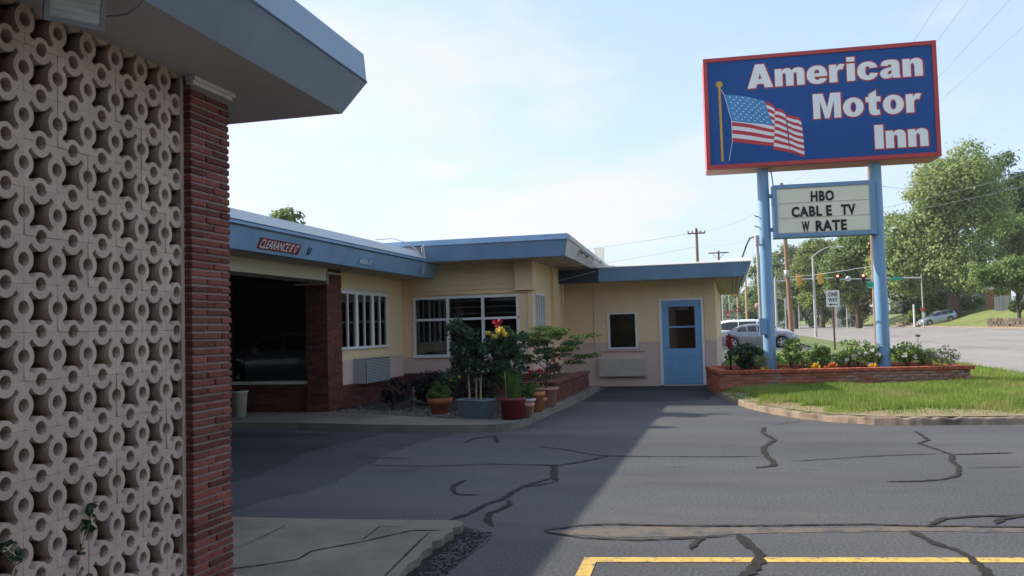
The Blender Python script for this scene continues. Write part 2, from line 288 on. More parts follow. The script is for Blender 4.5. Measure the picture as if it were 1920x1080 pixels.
def bricks(mb, o, u, nrm, width, z0, z1, ch, bl=.2, gap=.008, depth=.03, j=.002):
    """running-bond courses of separate bricks on a face that starts at o, runs along u and looks along nrm"""
    o = Vector(o); u = Vector(u).normalized(); nr = Vector(nrm).normalized(); z = z0; row = 0
    while z+ch*.6 < z1:
        x = -(bl*.5 if row % 2 else 0)+random.uniform(-.04, .04)
        while x < width:
            a = max(0, x); b = min(width, x+bl-gap)
            if b-a > .015:
                d = depth+random.uniform(-j, j)*2; zz0 = z+gap*.5; zz1 = z+ch-gap*.5
                p = [o+u*a, o+u*b, o+u*b+nr*d, o+u*a+nr*d]
                mb.add([(q.x, q.y, zz0) for q in p]+[(q.x, q.y, zz1) for q in p], [(2, 3, 7, 6), (1, 2, 6, 5), (3, 0, 4, 7), (4, 7, 6, 5), (0, 3, 2, 1)], 0)
            x += bl
        z += ch; row += 1
    return mb

# heavy grotesque letters drawn as outlines (1 = cap height)
def _ell(cx_, cy_, rx, ry, n=28): return [(cx_+rx*math.cos(2*math.pi*i/n), cy_+ry*math.sin(2*math.pi*i/n)) for i in range(n)]
GL = {
'A': (.92, [[(0,0),(.30,1),(.62,1),(.92,0),(.62,0),(.575,.165),(.345,.165),(.30,0)], [(.405,.375),(.515,.375),(.46,.64)]]),
'M': (1.0, [[(0,0),(0,1),(.36,1),(.5,.42),(.64,1),(1,1),(1,0),(.75,0),(.75,.70),(.58,0),(.42,0),(.25,.70),(.25,0)]]),
'I': (.30, [[(0,0),(0,1),(.30,1),(.30,0)]]),
'n': (.68, [[(0,0),(0,.73),(.25,.73),(.25,.62),(.32,.71),(.44,.75),(.56,.73),(.65,.66),(.68,.54),(.68,0),(.40,0),(.40,.45),(.375,.53),(.33,.55),(.29,.52),(.275,.44),(.275,0)]]),
'm': (1.05, [[(0,0),(0,.73),(.25,.73),(.25,.63),(.31,.71),(.42,.75),(.53,.73),(.60,.63),(.67,.71),(.80,.75),(.94,.73),(1.02,.66),(1.05,.54),(1.05,0),(.78,0),(.78,.45),(.76,.53),(.715,.55),(.675,.52),(.66,.44),(.66,0),(.39,0),(.39,.45),(.37,.53),(.325,.55),(.285,.52),(.27,.44),(.27,0)]]),
'e': (.72, [[(.72,.29),(.27,.29),(.28,.22),(.33,.165),(.39,.155),(.44,.175),(.465,.215),(.71,.19),(.66,.09),(.57,.02),(.45,-.015),(.33,-.015),(.2,.02),(.09,.1),(.02,.22),(0,.37),(.03,.53),(.1,.65),(.22,.73),(.36,.755),(.51,.735),(.62,.66),(.69,.55),(.72,.41)], [(.27,.43),(.46,.43),(.445,.53),(.40,.58),(.36,.59),(.32,.575),(.28,.52)]]),
'r': (.54, [[(0,0),(0,.73),(.25,.73),(.25,.60),(.31,.70),(.39,.745),(.48,.74),(.54,.715),(.46,.505),(.40,.525),(.33,.51),(.285,.44),(.275,.32),(.275,0)]]),
'i': (.28, [[(0,0),(0,.73),(.28,.73),(.28,0)], [(0,.81),(0,1),(.28,1),(.28,.81)]]),
'c': (.71, [[(.44,.475),(.42,.545),(.36,.565),(.31,.54),(.285,.47),(.28,.37),(.285,.27),(.31,.20),(.36,.175),(.42,.195),(.45,.275),(.71,.245),(.66,.12),(.56,.03),(.43,-.015),(.33,-.015),(.2,.02),(.09,.1),(.02,.22),(0,.37),(.03,.53),(.1,.65),(.22,.73),(.36,.755),(.50,.735),(.61,.67),(.68,.57),(.695,.50)]]),
'a': (.70, [[(.70,0),(.435,0),(.425,.07),(.35,.01),(.25,-.015),(.13,0),(.04,.07),(0,.18),(.02,.29),(.1,.37),(.22,.415),(.34,.44),(.40,.465),(.40,.50),(.38,.55),(.33,.57),(.29,.555),(.27,.505),(.025,.53),(.06,.64),(.14,.72),(.27,.755),(.42,.755),(.56,.73),(.64,.66),(.665,.56),(.665,.18),(.675,.08)], [(.40,.33),(.40,.26),(.37,.185),(.32,.15),(.275,.165),(.26,.21),(.28,.265),(.34,.305)]]),
'o': (.74, [_ell(.37,.37,.37,.385), _ell(.37,.37,.105,.205)]),
't': (.53, [[(0,.73),(0,.53),(.11,.53),(.11,.22),(.14,.07),(.24,0),(.36,-.015),(.50,.01),(.48,.20),(.42,.195),(.385,.22),(.38,.28),(.38,.53),(.53,.53),(.53,.73),(.38,.73),(.38,.985),(.11,.84),(.11,.73)]])}
def _area(p): return sum(a[0]*b[1]-b[0]*a[1] for a, b in zip(p, p[1:]+p[:1]))/2
def _grow(p, d):
    s_ = 1 if _area(p) > 0 else -1; out = []; n = len(p)
    for i in range(n):
        a, b, c = Vector(p[i-1]), Vector(p[i]), Vector(p[(i+1) % n]); e1 = (b-a).normalized(); e2 = (c-b).normalized(); n1 = Vector((e1.y, -e1.x)); n2 = Vector((e2.y, -e2.x)); m_ = n1+n2
        m_ = m_/max(.35, m_.dot(n1)) if m_.length > 1e-6 else n1; out.append(tuple(b+m_*d*s_))
    return out
def glyph_mesh(name, polys, holes, d, mat, fn):
    """fill outline + holes, mapped to the sign plane by fn(u, z)"""
    cu = bpy.data.curves.new('g', 'CURVE'); cu.dimensions = '2D'; cu.fill_mode = 'BOTH'
    for i, p in enumerate(polys):
        q = _grow(p, -d if i in holes else d) if d else p; sp = cu.splines.new('POLY'); sp.points.add(len(q)-1); sp.use_cyclic_u = True
        for pt, (x, y) in zip(sp.points, q): pt.co = (x, y, 0, 1)
    ob = bpy.data.objects.new('g', cu); COL.objects.link(ob); dg = bpy.context.evaluated_depsgraph_get(); dg.update(); me = bpy.data.meshes.new_from_object(ob.evaluated_get(dg))
    bpy.data.objects.remove(ob); bpy.data.curves.remove(cu)
    for v in me.vertices: v.co = fn(v.co.x, v.co.y)
    me.materials.clear(); me.materials.append(mat); me.name = name; return me
# ================================================================== GROUND
mb = MB(); mb.quad((-119, -119, -.06), (329, -119, -.06), (329, 459, -.06), (-119, 459, -.06)); struct('ground', mb, mt['ground']); mb = MB(); mb.quad((-1600, -1600, -.9), (1600, -1600, -.9), (1600, 1600, -.9), (-1600, 1600, -.9)); struct('far_plain', mb, mt['ground'])
mb = MB(); mb.quad((-40, -25, 0), (7.3, -25, 0), (7.3, 260, 0), (-40, 260, 0)); lot = struct('parking_lot', mb, mt['asphalt'])
mb = MB()
ys = [-60]+list(range(0, 320, 20))
for a, b in zip(ys, ys[1:]):
    mb.quad((7.3, a, .01), (16, a, .24), (16, b, .24), (7.3, b, .01)); mb.quad((16, a, .24), (25, a, .40), (25, b, .40), (16, b, .24))
mb.quad((25, 150, .30), (120, 150, 1.0), (120, 168, 1.0), (25, 168, .30)); struct('road', mb, mt['road'])
mb = MB(); mb.box(25, 25.45, -60, 126.2, .1, .55); mb.box(25, 25.45, 130.4, 149, .1, .55); mb.box(25, 25.45, 169, 300, .1, .55); struct('far_kerb', mb, mt['kerb'])
# crack sealant: thin raised ribbons of filler on the asphalt
def ribbon(pts, w, z, jit=.38, step=.12, taper=True):
    P = [Vector((x, y)) for x, y in pts]; Q = []
    for a, b in zip(P, P[1:]):
        n = max(1, int((b-a).length/step))
        for i in range(n): Q.append(a.lerp(b, i/n))
    Q.append(P[-1]); mb = MB(); vs = []
    for i, p in enumerate(Q):
        d = (Q[min(i+1, len(Q)-1)]-Q[max(0, i-1)]); d = Vector((-d.y, d.x)); d = d.normalized() if d.length else Vector((1, 0))
        ww = w*.5*(1+random.uniform(-jit, jit))*(min(1, .35+min(i, len(Q)-1-i)*.3) if taper else 1); p = p+d*random.uniform(-.15, .15)*w
        vs += [(*(p+d*ww), z), (*(p-d*ww), z)]
    mb.add(vs, [(2*i, 2*i+1, 2*i+3, 2*i+2) for i in range(len(Q)-1)]); return mb
CR = [
([(-2.43,10.69),(-2.02,10.44),(-1.64,10.05),(-1.42,9.96),(-0.83,9.95),(-0.09,10.00),(0.27,10.07)],0.030),
([(-1.42,9.96),(-1.69,9.47),(-1.90,9.22),(-2.18,9.28)],0.042),
([(-2.21,6.52),(-2.13,6.76),(-2.10,7.13),(-2.01,7.37),(-2.00,7.71),(-1.97,7.99),(-1.80,8.44)],0.048),
([(-1.99,7.92),(-1.86,8.04),(-1.72,8.24)],0.03),
([(-1.93,9.28),(-1.85,8.81),(-1.72,8.28)],0.062),
([(-1.82,6.35),(-1.92,6.55),(-1.97,6.78),(-1.91,6.94),(-1.90,7.16),(-1.96,7.33)],0.055),
([(-2.63,8.24),(-2.66,8.01),(-2.63,7.79),(-2.50,7.55),(-2.42,7.51),(-2.29,7.53)],0.045),
([(-4.07,9.09),(-3.60,9.06),(-3.28,9.06),(-2.66,9.26),(-2.25,9.24),(-1.90,9.25)],0.022),
([(-3.77,8.69),(-3.51,8.72),(-3.24,8.95)],0.014),
([(-4.50,9.64),(-4.11,9.60),(-3.74,9.62)],0.022),
([(-3.52,10.97),(-3.50,11.39),(-3.29,11.70),(-3.19,11.79)],0.035),
([(-3.29,11.70),(-3.05,10.99)],0.05),
([(0.41,12.84),(0.36,12.24),(0.49,11.45),(0.32,10.75),(0.33,10.13),(0.38,9.76),(0.39,9.42),(0.19,9.24)],0.055),
([(0.57,13.16),(0.78,13.39),(1.02,13.67)],0.02),
([(2.33,12.45),(2.31,11.54),(2.14,11.23),(2.25,10.56),(2.30,10.33),(2.96,10.52)],0.04),
([(0.58,9.73),(0.96,9.90),(1.38,10.12),(1.88,10.30),(2.27,10.41)],0.022),
([(2.30,10.37),(2.18,9.82),(2.17,9.50),(2.03,8.96),(1.85,8.74),(1.61,8.62),(1.34,8.58)],0.045),
([(2.18,9.42),(2.48,9.48),(2.77,9.55)],0.018),
([(-0.01,6.34),(0.04,6.09),(0.12,5.87),(0.13,5.72),(0.08,5.53),(0.03,5.33),(0.00,5.20),(-.06,4.9)],0.07),
([(1.17,6.62),(1.25,6.31),(1.36,6.09),(1.39,5.91),(1.40,5.68),(1.39,5.47),(1.36,5.1)],0.05),
([(1.34,6.80),(1.47,7.03),(1.67,7.14),(2.08,7.24),(2.6,7.3)],0.045),
([(1.80,6.91),(1.88,7.08),(2.08,7.22)],0.05),
([(-0.32,5.87),(-0.28,6.12),(-0.23,6.20)],0.04),
([(-1.40,6.26),(-1.17,6.46),(-0.95,6.53),(-0.56,6.54),(-0.04,6.60),(0.36,6.67),(0.90,6.78),(1.20,6.77),(2.0,6.84),(3,6.95),(6.5,7.24)],0.028),
([(-1.39,6.22),(-1.07,6.08),(-0.70,6.07),(-0.36,6.17),(-0.04,6.30)],0.022)]
for i, (p, w) in enumerate(CR): part('crack_seal', ribbon(p, w*1.1, .0045+i*.00012, step=.045), mt['seal'], lot)
mb = MB(); a = [(-1.36,6.25),(-0.94,6.45),(-0.01,6.56),(0.53,6.61),(1.20,6.75),(1.95,6.81),(3.2,6.9),(6.6,7.2)]; b = [(-1.36,6.20),(-0.89,6.14),(-0.30,6.24),(0.10,6.40),(0.60,6.50),(1.17,6.61),(1.95,6.68),(3.2,6.76),(6.6,7.05)]
ra = []
for L_ in (a, b):
    q = []
    for s_, e_ in zip(L_, L_[1:]):
        for k in range(8): q.append((s_[0]+(e_[0]-s_[0])*k/8, s_[1]+(e_[1]-s_[1])*k/8+random.uniform(-.015, .015)))
    q.append(L_[-1]); ra.append(q)
mb.add([(x, y, .0028) for x, y in ra[1]]+[(x, y, .0032) for x, y in reversed(ra[0])], [tuple(range(len(ra[0])+len(ra[1])))])
part('worn_seam', mb, mt['seam'], lot)
mb = MB(); mb.add([(-.98, 5.58, .0036), (-.91, 5.478, .0036), (6.8, 6.636, .0036), (6.8, 6.742, .0036)], [(0, 1, 2, 3)]); mb.add([(-.98, 5.58, .0039), (-.94, 4.2, .0039), (-.84, 4.2, .0039), (-.89, 5.481, .0039), (-.91, 5.478, .0039)], [(0, 1, 2, 3, 4)])
struct('parking_line', mb, mt['yellow'])
# painted canopy shade on the drive-through lane, sealed apron at the office door
def rough(poly, j, step=.25):
    out = []
    for a, b in zip(poly, poly[1:]+poly[:1]):
        n = max(1, int(math.hypot(b[0]-a[0], b[1]-a[1])/step))
        for i in range(n): out.append((a[0]+(b[0]-a[0])*i/n+random.uniform(-j, j), a[1]+(b[1]-a[1])*i/n+random.uniform(-j, j)))
    return out
for k, (poly, z, m_) in enumerate([([(-16, 6.3), (-4.3, 6.35), (-3.9, 8), (-4.2, 10), (-4.0, 11.95), (-16, 12.2)], .0012, 'lane_shade'), ([(-16, 6.4), (-5.4, 6.5), (-5.0, 8.3), (-5.3, 10.2), (-5.0, 11.9), (-16, 12.1)], .0022, 'sealer_and_shade'), ([(-3.02, 17.3), (-1.9, 17.0), (-.5, 17.4), (-.33, 19), (-.33, 21.58), (-3.04, 21.58)], .0013, 'sealer_and_shade')]):
    q = rough(poly, .06); mb = MB(); mb.add([(x, y, z) for x, y in q], [tuple(range(len(q)))]); part('sealer_and_shade_patch', mb, mt[m_], lot)
# concrete pad in front of the near wing, with a broken corner, cracks and rubble beside it
pe = [(-6.4,6.06),(-3.91,6.13),(-3.10,6.17),(-2.43,6.22),(-2.08,6.26),(-2.00,6.18),(-1.985,6.07),(-2.03,6.0),(-1.99,5.92),(-2.015,5.8),(-2.0,5.69),(-2.04,5.6),(-2.0,5.48),(-2.02,5.35),(-1.985,5.2),(-2.0,5.05),(-1.96,4.79),(-1.98,4.0),(-1.98,-4),(-6.4,-4)]
mb = MB(); mb.prism(pe, -.05, .06); pad = struct('concrete_pad', mb, mt['concrete'])
for i, (p, w) in enumerate([([(-3.2,4.6),(-3.07,4.76),(-2.91,4.88),(-2.75,5.03),(-2.76,5.24),(-2.53,5.52),(-2.36,5.79),(-2.30,5.89),(-2.07,5.93)],.018),([(-2.54,5.55),(-2.59,5.98),(-2.39,5.98)],.008),([(-2.04,4.5),(-2.04,4.78),(-2.13,5.61),(-2.15,5.85)],.010),([(-3.5,4.9),(-3.3,5.3),(-3.32,5.9)],.006)]):
    part('crack', ribbon(p, w, .0635+i*.001, .5, .04), mt['crackdark'], pad)
mb = MB(); mb.add([(-2.03,6.29,.004),(-1.9,6.24,.004),(-1.74,6.07,.004),(-1.72,5.8,.004),(-1.75,5.62,.004),(-1.76,5.04,.004),(-1.8,4.6,.004),(-2.1,4.6,.004),(-2.1,6.2,.004)],[tuple(range(9))])
for _ in range(900):
    x = random.uniform(-1.99, -1.76); y = random.uniform(4.6, 6.15); r = random.uniform(.003, .012)
    mb.hexa([(x-r, y-r, .0045), (x+r, y-r*.8, .0045), (x+r*.7, y+r, .0045), (x-r, y+r*.9, .0045)], [(x-r*.6, y-r*.6, r), (x+r*.5, y-r*.6, r*1.2), (x+r*.5, y+r*.5, r), (x-r*.6, y+r*.5, r*.8)])
o = part('rubble', mb, mt['rubble']); o['kind'] = 'stuff'
mb = MB(); mb.add([(-2.04,6.3,.0055),(-1.93,6.22,.0055),(-1.95,6.0,.0055),(-1.97,5.7,.0055),(-1.96,5.4,.0055),(-1.94,5.1,.0055),(-1.93,4.7,.0055),(-2.05,4.7,.0055)],[tuple(range(8))]); part('edge_gap', mb, mt['crackdark'], pad)
# sidewalk in front of the office wing
sw = [(-9.6,12.28),(-7.88,12.30),(-6.69,12.32),(-5.29,12.06),(-4.42,12.01),(-3.77,12.04),(-3.39,12.11),(-3.20,12.36),(-3.12,12.93),(-3.08,15.06),(-3.03,16.18),(-3.04,17.60),(-3.06,20.3)]
inn = [(-3.2,20.3),(-3.2,17.6),(-3.2,16.2),(-3.23,15),(-3.27,13.1),(-3.5,12.75),(-4.4,12.9),(-5.2,13.25),(-6.9,13.98),(-9.6,13.98)]
mb = MB(); mb.prism(sw+inn, -.05, .12); struct('sidewalk', mb, mt['concrete'])
bed = [(-3.19,20.3),(-3.19,16.2),(-3.22,15),(-3.26,13.1),(-3.5,12.74),(-4.4,12.89),(-5.2,13.24),(-6.9,13.97),(-6.9,18.0),(-4.2,18.0),(-4.2,20.3)]
mb = MB(); mb.prism(bed, -.05, .10); struct('planting_bed', mb, mt['soil'])
mb = MB()
for _ in range(1100):
    t = random.random(); x = -3.4-t*3.5; yb = 12.9+max(0, (-4.2-x))*.36; y = yb+abs(random.gauss(0, .45)); r = random.uniform(.012, .035)
    if y > 17.8: continue
    mb.hexa([(x-r, y-r, .095), (x+r, y-r*.8, .095), (x+r*.7, y+r, .095), (x-r, y+r*.9, .095)], [(x-r*.6, y-r*.6, .1+r), (x+r*.5, y-r*.6, .1+r*1.1), (x+r*.5, y+r*.5, .1+r), (x-r*.6, y+r*.5, .1+r*.8)])
o = part('gravel', mb, mt['pebble']); o['kind'] = 'stuff'
# lawn with its kerb
KB = [(-.36,19.4),(-.30,18.6),(-.21,17.68),(.02,16.5),(.30,15.48),(.62,14.66),(.99,14.02),(1.4,13.55),(1.94,13.22),(2.4,13.14),(2.78,13.17),(3.3,13.22),(3.88,13.27),(5,13.36),(6.4,13.42),(7.3,13.44)]
def ykerb(x):
    if x <= KB[0][0]: return KB[0][1]
    for a, b in zip(KB, KB[1:]):
        if x <= b[0]: return a[1]+(b[1]-a[1])*(x-a[0])/(b[0]-a[0])
    return KB[-1][1]
def lawnz(x, y):
    d = max(0, y-ykerb(x)); z = .098+.07*smooth((d-.1)/3.2); z *= 1-.88*smooth((x-5.4)/1.8)
    return z*(1-.6*smooth((y-26)/12))
def off(P, d):
    out = []
    for i, p in enumerate(P):
        t = Vector(P[min(i+1, len(P)-1)])-Vector(P[max(0, i-1)]); n = Vector((-t.y, t.x)).normalized(); out.append((p[0]+n.x*d, p[1]+n.y*d))
    return out
K2 = []
for a, b in zip(KB, KB[1:]):
    for k in range(5): K2.append((a[0]+(b[0]-a[0])*k/5, a[1]+(b[1]-a[1])*k/5))
K2.append(KB[-1]); ki = off(K2, .14); mb = MB(); vs = []
for (x, y), (xi, yi) in zip(K2, ki):
    zt = .10+random.uniform(-.014, .012); zt *= 1-.8*smooth((x-5.4)/1.8); j = random.uniform(-.008, .008)
    if 2.97 < x < 3.08: zt *= .8
    vs += [(x+j, y-.02+j, -.02), (x+j*.5, y+.012+j, zt*.8), (x+.01, y+.03, zt), (xi, yi, zt+.004), (xi, yi, -.02)]
mb.add(vs, [(5*i+k, 5*i+k+1, 5*(i+1)+k+1, 5*(i+1)+k) for i in range(len(K2)-1) for k in range(4)]); struct('kerb', mb, mt['kerb'])
mb = MB(); xs = [-.3+i*.2 for i in range(39)]; vs = []; tt = [0, .06, .2, .45, .8, 1.3, 2, 3, 4.2, 5.5, 7, 9, 12, 16, 22, 28, 33]
for x in xs:
    y0 = ykerb(x)+.11
    for t in tt: y = y0+t*(46-y0)/33; vs.append((x, y, lawnz(x, y)+random.uniform(-.006, .006)))
n = len(tt); mb.add(vs, [(i*n+k, (i+1)*n+k, (i+1)*n+k+1, i*n+k+1) for i in range(len(xs)-1) for k in range(n-1)])
for a, b in ((46, 70), (70, 100), (100, 150), (170, 240)): mb.quad((4.4, a, .07), (7.3, a, .03), (7.3, b, .03), (4.4, b, .07))
struct('lawn', mb, mt['lawn'])
d0 = off(K2, .13); d1 = off(K2, 1.25); vs = []
for i, ((x, y), (x2, y2)) in enumerate(zip(d0, d1)):
    r = random.uniform(.35, 1.0); x2 = x+(x2-x)*r; y2 = y+(y2-y)*r; vs += [(x, y, lawnz(x, y)+.012), (x2, y2, lawnz(x2, y2)+.010)]
mb = MB(); mb.add(vs, [(2*i, 2*i+2, 2*i+3, 2*i+1) for i in range(8, len(d0)-1)]); o = part('dirt', mb, mt['dirt']); o['kind'] = 'stuff'
mb = MB(); mb.box(-.3, 7.2, 38.2, 39.6, .02, .115); struct('path', mb, mt['concrete'])
# grass blades
def blades(n, x0, x1, y0, y1, h0, h1, pw=1.0):
    x = rng.uniform(x0, x1, n); y = y0+(y1-y0)*rng.random(n)**pw; yk = np.array([ykerb(v) for v in x])
    d = y-yk; u = -.26; fr = 18.3+(x+.26)*.158; inbed = (y > fr-.02) & (y < fr+2.3) & (x > -.3) & (x < 4.75)
    patch = np.sin(x*2.3+1)*np.sin(y*1.9+.5)+.5*np.sin(x*5.1)*np.cos(y*4.3)
    keep = (d > .18) & ~inbed & ((d > .95+.55*patch) | (rng.random(n) < .12)) & ((patch < .95) | (rng.random(n) < .45)); x, y, patch, d = x[keep], y[keep], patch[keep], d[keep]; n = len(x)
    z = np.array([lawnz(a, b) for a, b in zip(x, y)])-.005; h = rng.uniform(h0, h1, n)*(1+.35*patch.clip(-.8, 1)); h *= np.clip(.45+d*.5, .45, 1); near = (y-18.3-(x+.26)*.158); h *= np.where((near < 0) & (near > -.35), .8, 1)
    an = rng.uniform(0, 6.283, n); w = rng.uniform(.004, .009, n)*(1+ (y-13)*.03); ln = rng.normal(0, .38, n)*h; la = rng.uniform(0, 6.283, n)
    dx, dy = np.cos(an)*w, np.sin(an)*w
    V = np.stack([np.stack([x-dx, y-dy, z], 1), np.stack([x+dx, y+dy, z], 1), np.stack([x+np.cos(la)*ln, y+np.sin(la)*ln, z+h], 1)], 1).reshape(-1, 3)
    return V, np.arange(3*n).reshape(n, 3)
V1, F1 = blades(150000, -.2, 7.2, 13.1, 20, .05, .13); V2, F2 = blades(50000, -.2, 7.2, 20, 38, .06, .13, 1.4)
g = put('grass', npmesh('grass', np.concatenate([V1, V2]), np.concatenate([F1, F2+len(V1)]), mt['blade'])); g['kind'] = 'stuff'
# far bank beyond the road
def hillz(x, y):
    t = smooth((x-25.45)/8.5); z = .5+(2.0+.35*math.sin(y*.05))*t+.03*max(0, x-34)
    if 126 < y < 130.5 and x < 40: z = .5+.21*(x-25.45)*.8
    if y > 150 and y < 168: z = .3+.006*(x-25)
    return z
mb = MB(); gx = [25.45, 26, 26.8, 28, 29.5, 31, 33, 36, 42, 55, 90, 160, 300]; gy = sorted([-60, 0, 30, 50, 60, 70, 78, 84, 90, 96, 102, 108, 114, 120, 125, 126.1, 130.4, 131.5, 136, 142, 148, 149.9, 168.1, 170, 180, 200, 240, 300, 400])
mb.add([(x, y, hillz(x, y)) for x in gx for y in gy], [(i*len(gy)+k, (i+1)*len(gy)+k, (i+1)*len(gy)+k+1, i*len(gy)+k+1) for i in range(len(gx)-1) for k in range(len(gy)-1)]); struct('hill', mb, mt['hill'])

# ================================================================== NEAR MOTEL WING (left foreground)
nw = thing('motel_wing', 'near motel wing with pink pierced block wall and blue roof edge', 'building', (-3.2, 3, 0))
# pierced block: a 2D outline with half-round notches, extruded
def block_mesh(w, h, t):
    def arc(cx_, cy_, r, a0, a1, n): return [(cx_+r*math.cos(a0+(a1-a0)*i/n), cy_+r*math.sin(a0+(a1-a0)*i/n)) for i in range(n+1)]
    g = .010; e = .5-g; rh = .155; k = .355; cs = .315; q = []; pi = math.pi; dx = .5-k
    outer = [(-e, -e)]+arc(0, -.5, rh, pi-.04, .04, 8)+[(e, -e)]+arc(.5, 0, rh, 1.5*pi-.04, .5*pi+.04, 8)+[(e, e)]+arc(0, .5, rh, 2*pi-.04, pi+.04, 8)+[(-e, e)]+arc(-.5, 0, rh, .5*pi-.04, -.5*pi+.04, 8)
    inner = []
    for s_, ro in enumerate((.250, .285, .305, .285)):        # the half ring on each edge, then the notch at the corner after it
        th = math.asin(dx/ro); one = arc(0, -.5, ro, pi-th, th, 10)+[(cs, -k), (cs, -cs), (k, -cs)]
        c_, n_ = math.cos(s_*pi/2), math.sin(s_*pi/2); inner += [(x*c_-y*n_, x*n_+y*c_) for x, y in one]
    cu = bpy.data.curves.new('b', 'CURVE'); cu.dimensions = '2D'; cu.fill_mode = 'BOTH'; cu.extrude = t/2; cu.bevel_depth = .0015; cu.bevel_resolution = 0
    for pts in (outer, inner):
        sp = cu.splines.new('POLY'); sp.points.add(len(pts)-1); sp.use_cyclic_u = True
        for p_, (x, y) in zip(sp.points, pts): p_.co = (x*w, y*h, 0, 1)
    ob = bpy.data.objects.new('b', cu); COL.objects.link(ob); dg = bpy.context.evaluated_depsgraph_get(); dg.update(); me = bpy.data.meshes.new_from_object(ob.evaluated_get(dg))
    bpy.data.objects.remove(ob); bpy.data.curves.remove(cu); me.transform(Matrix(((0, 0, 1, 0), (1, 0, 0, 0), (0, 1, 0, 0), (0, 0, 0, 1)))); me.materials.clear(); me.materials.append(mt['block']); me.name = 'breeze_block'; return me
BW, BH, BT = .188, .2073, .078; bmesh_ = block_mesh(BW, BH, BT)
for r_ in range(-8, 6):
    for c_ in range(-11, 6):
        y = 2.991+BW*(c_+.5); z = 1.749+BH*(r_+.5)
        if z+BH*.5 > 3.0 or y > 4.12: continue
        put('breeze_block', bmesh_, nw, Vector((-2.94+random.uniform(-.003, .003), y, z))-nw.location)
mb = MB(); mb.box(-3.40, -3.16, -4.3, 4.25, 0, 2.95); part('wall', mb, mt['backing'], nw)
mb = MB(); mb.box(-2.999, -2.9, -4.3, 4.07, .0, .0905); part('wall_base', mb, mt['kerb'], nw)
mb = MB(); mb.box(-3.034, -2.9, -4.3, .915, .0906, 2.95); part('solid_wall', mb, mt['block'], nw)
# roman-brick pier: two bricks to a course
mb = MB(); mb.box(-3.2, -2.857, 4.097, 4.452, 0, 2.905); part('pier_core', mb, mt['mortar'], nw)
mb = MB(); mb.box(-2.925, -2.897, 4.062, 4.0915, 0, 2.95); part('edge_grout', mb, mt['block'], nw)
ch = .0437; NB = 66; lens = {}
for k in range(NB):
    z = .0+k*ch; A, B_ = (.27, .086) if k % 2 == 0 else (.13, .226)
    if k % 5 == 3: A, B_ = (.20, .156)
    for (ya, yb_, key) in ((4.09, 4.09+A, 'a%.3f' % A), (4.09+A+.009, 4.462, 'b%.3f' % B_)):
        var = random.randrange(3); kk = (key, var)
        if kk not in lens:
            m_ = MB(); ln = yb_-ya; x0 = -.09 if key[0] == 'b' else -.30; e = .004
            b4 = [(x0, 0, 0), (0, 0, 0), (0, ln, 0), (x0, ln, 0)]; rr = lambda: random.uniform(-.0035, .0035)
            m_.hexa([(x, y, rr()*.5) for x, y, _ in b4], [(x, y, .0325+rr()) for x, y, _ in b4]); me = m_.mesh('brick', mt['nearbrick'])
            bmx = bmesh.new(); bmx.from_mesh(me); bmesh.ops.bevel(bmx, geom=bmx.edges[:], offset=.0045, segments=1, affect='EDGES', profile=.5); bmx.to_mesh(me); bmx.free(); lens[kk] = me
        put('brick', lens[kk], nw, Vector((-2.848+random.uniform(-.004, .004), ya, z+.0055))-nw.location)
mb = MB(); mb.box(-2.88, -2.832, 4.088, 4.472, 2.906, 2.926); mb.box(-2.88, -2.818, 4.084, 4.485, 2.9265, 2.951); part('cap_moulding', mb, mt['white'], nw)
# roof with sloped blue edge
def roofring(z, a0, a1, b1, zt): return None
Y0 = -3.3
def fx(y, x_at): return x_at-.04*(y-3.13)/2.01
mb = MB()
b0 = (fx(Y0, -2.36), Y0, 2.955); b1 = (-2.44, 5.14, 2.955); b2 = (-34, 5.13, 2.955); b3 = (-34, Y0, 2.955)
mb.add([b0, b1, b2, b3], [(0, 1, 2, 3)]); part('soffit', mb, mt['soffit'], nw)
mb = MB(); t0 = (fx(Y0, -2.20), Y0, 3.17); t1 = (-2.30, 5.23, 3.17); t2 = (-34, 5.22, 3.17)
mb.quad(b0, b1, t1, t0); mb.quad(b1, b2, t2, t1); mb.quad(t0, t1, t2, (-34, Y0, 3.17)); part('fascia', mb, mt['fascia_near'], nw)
mb = MB(); mb.hexa([(t0[0]+.004, Y0, 3.1715), (t1[0]+.004, 5.234, 3.1715), (-34, 5.224, 3.1715), (-34, Y0, 3.1715)], [(t0[0]+.004, Y0, 3.184), (t1[0]+.004, 5.234, 3.184), (-34, 5.224, 3.184), (-34, Y0, 3.184)]); part('drip_edge', mb, mt['drip'], nw)
mb = MB(); mb.hexa([(t0[0], Y0, 3.185), (t1[0], 5.23, 3.185), (-34, 5.22, 3.185), (-34, Y0, 3.185)], [(t0[0]-.005, Y0, 3.365), (t1[0]-.012, 5.218, 3.365), (-34, 5.21, 3.365), (-34, Y0, 3.365)]); part('roof_edge_band', mb, mt['fascia_band'], nw)
mb = MB(); mb.box(-34, -3.401, Y0, 4.2, 0, 2.95); part('rear_wall', mb, mt['backing'], nw)
mb = MB(); mb.tube([(-2.64, 3.17, 2.935), (-2.52, 3.16, 2.925), (-2.40, 3.09, 2.925), (-2.31, 3.02, 2.93), (-2.22, 2.92, 2.945)], .0045, 6); part('cable', mb, mt['wire'], nw)
# added unseen block behind the camera, darkens the light from that side
mb = MB(); mb.box(-34, 16, -12, -4.4, 0, 5.95); part('added_blocker_wall', mb, mt['brick'], nw)
mb = MB(); mb.hexa([(-34, -12, 5.951), (16.4, -12, 5.951), (16.4, -3.5, 5.951), (-34, -3.5, 5.951)], [(-34, -12, 6.37), (16.5, -12, 6.37), (16.5, -3.4, 6.37), (-34, -3.4, 6.37)]); part('added_blocker_roof', mb, mt['fascia_near'], nw)
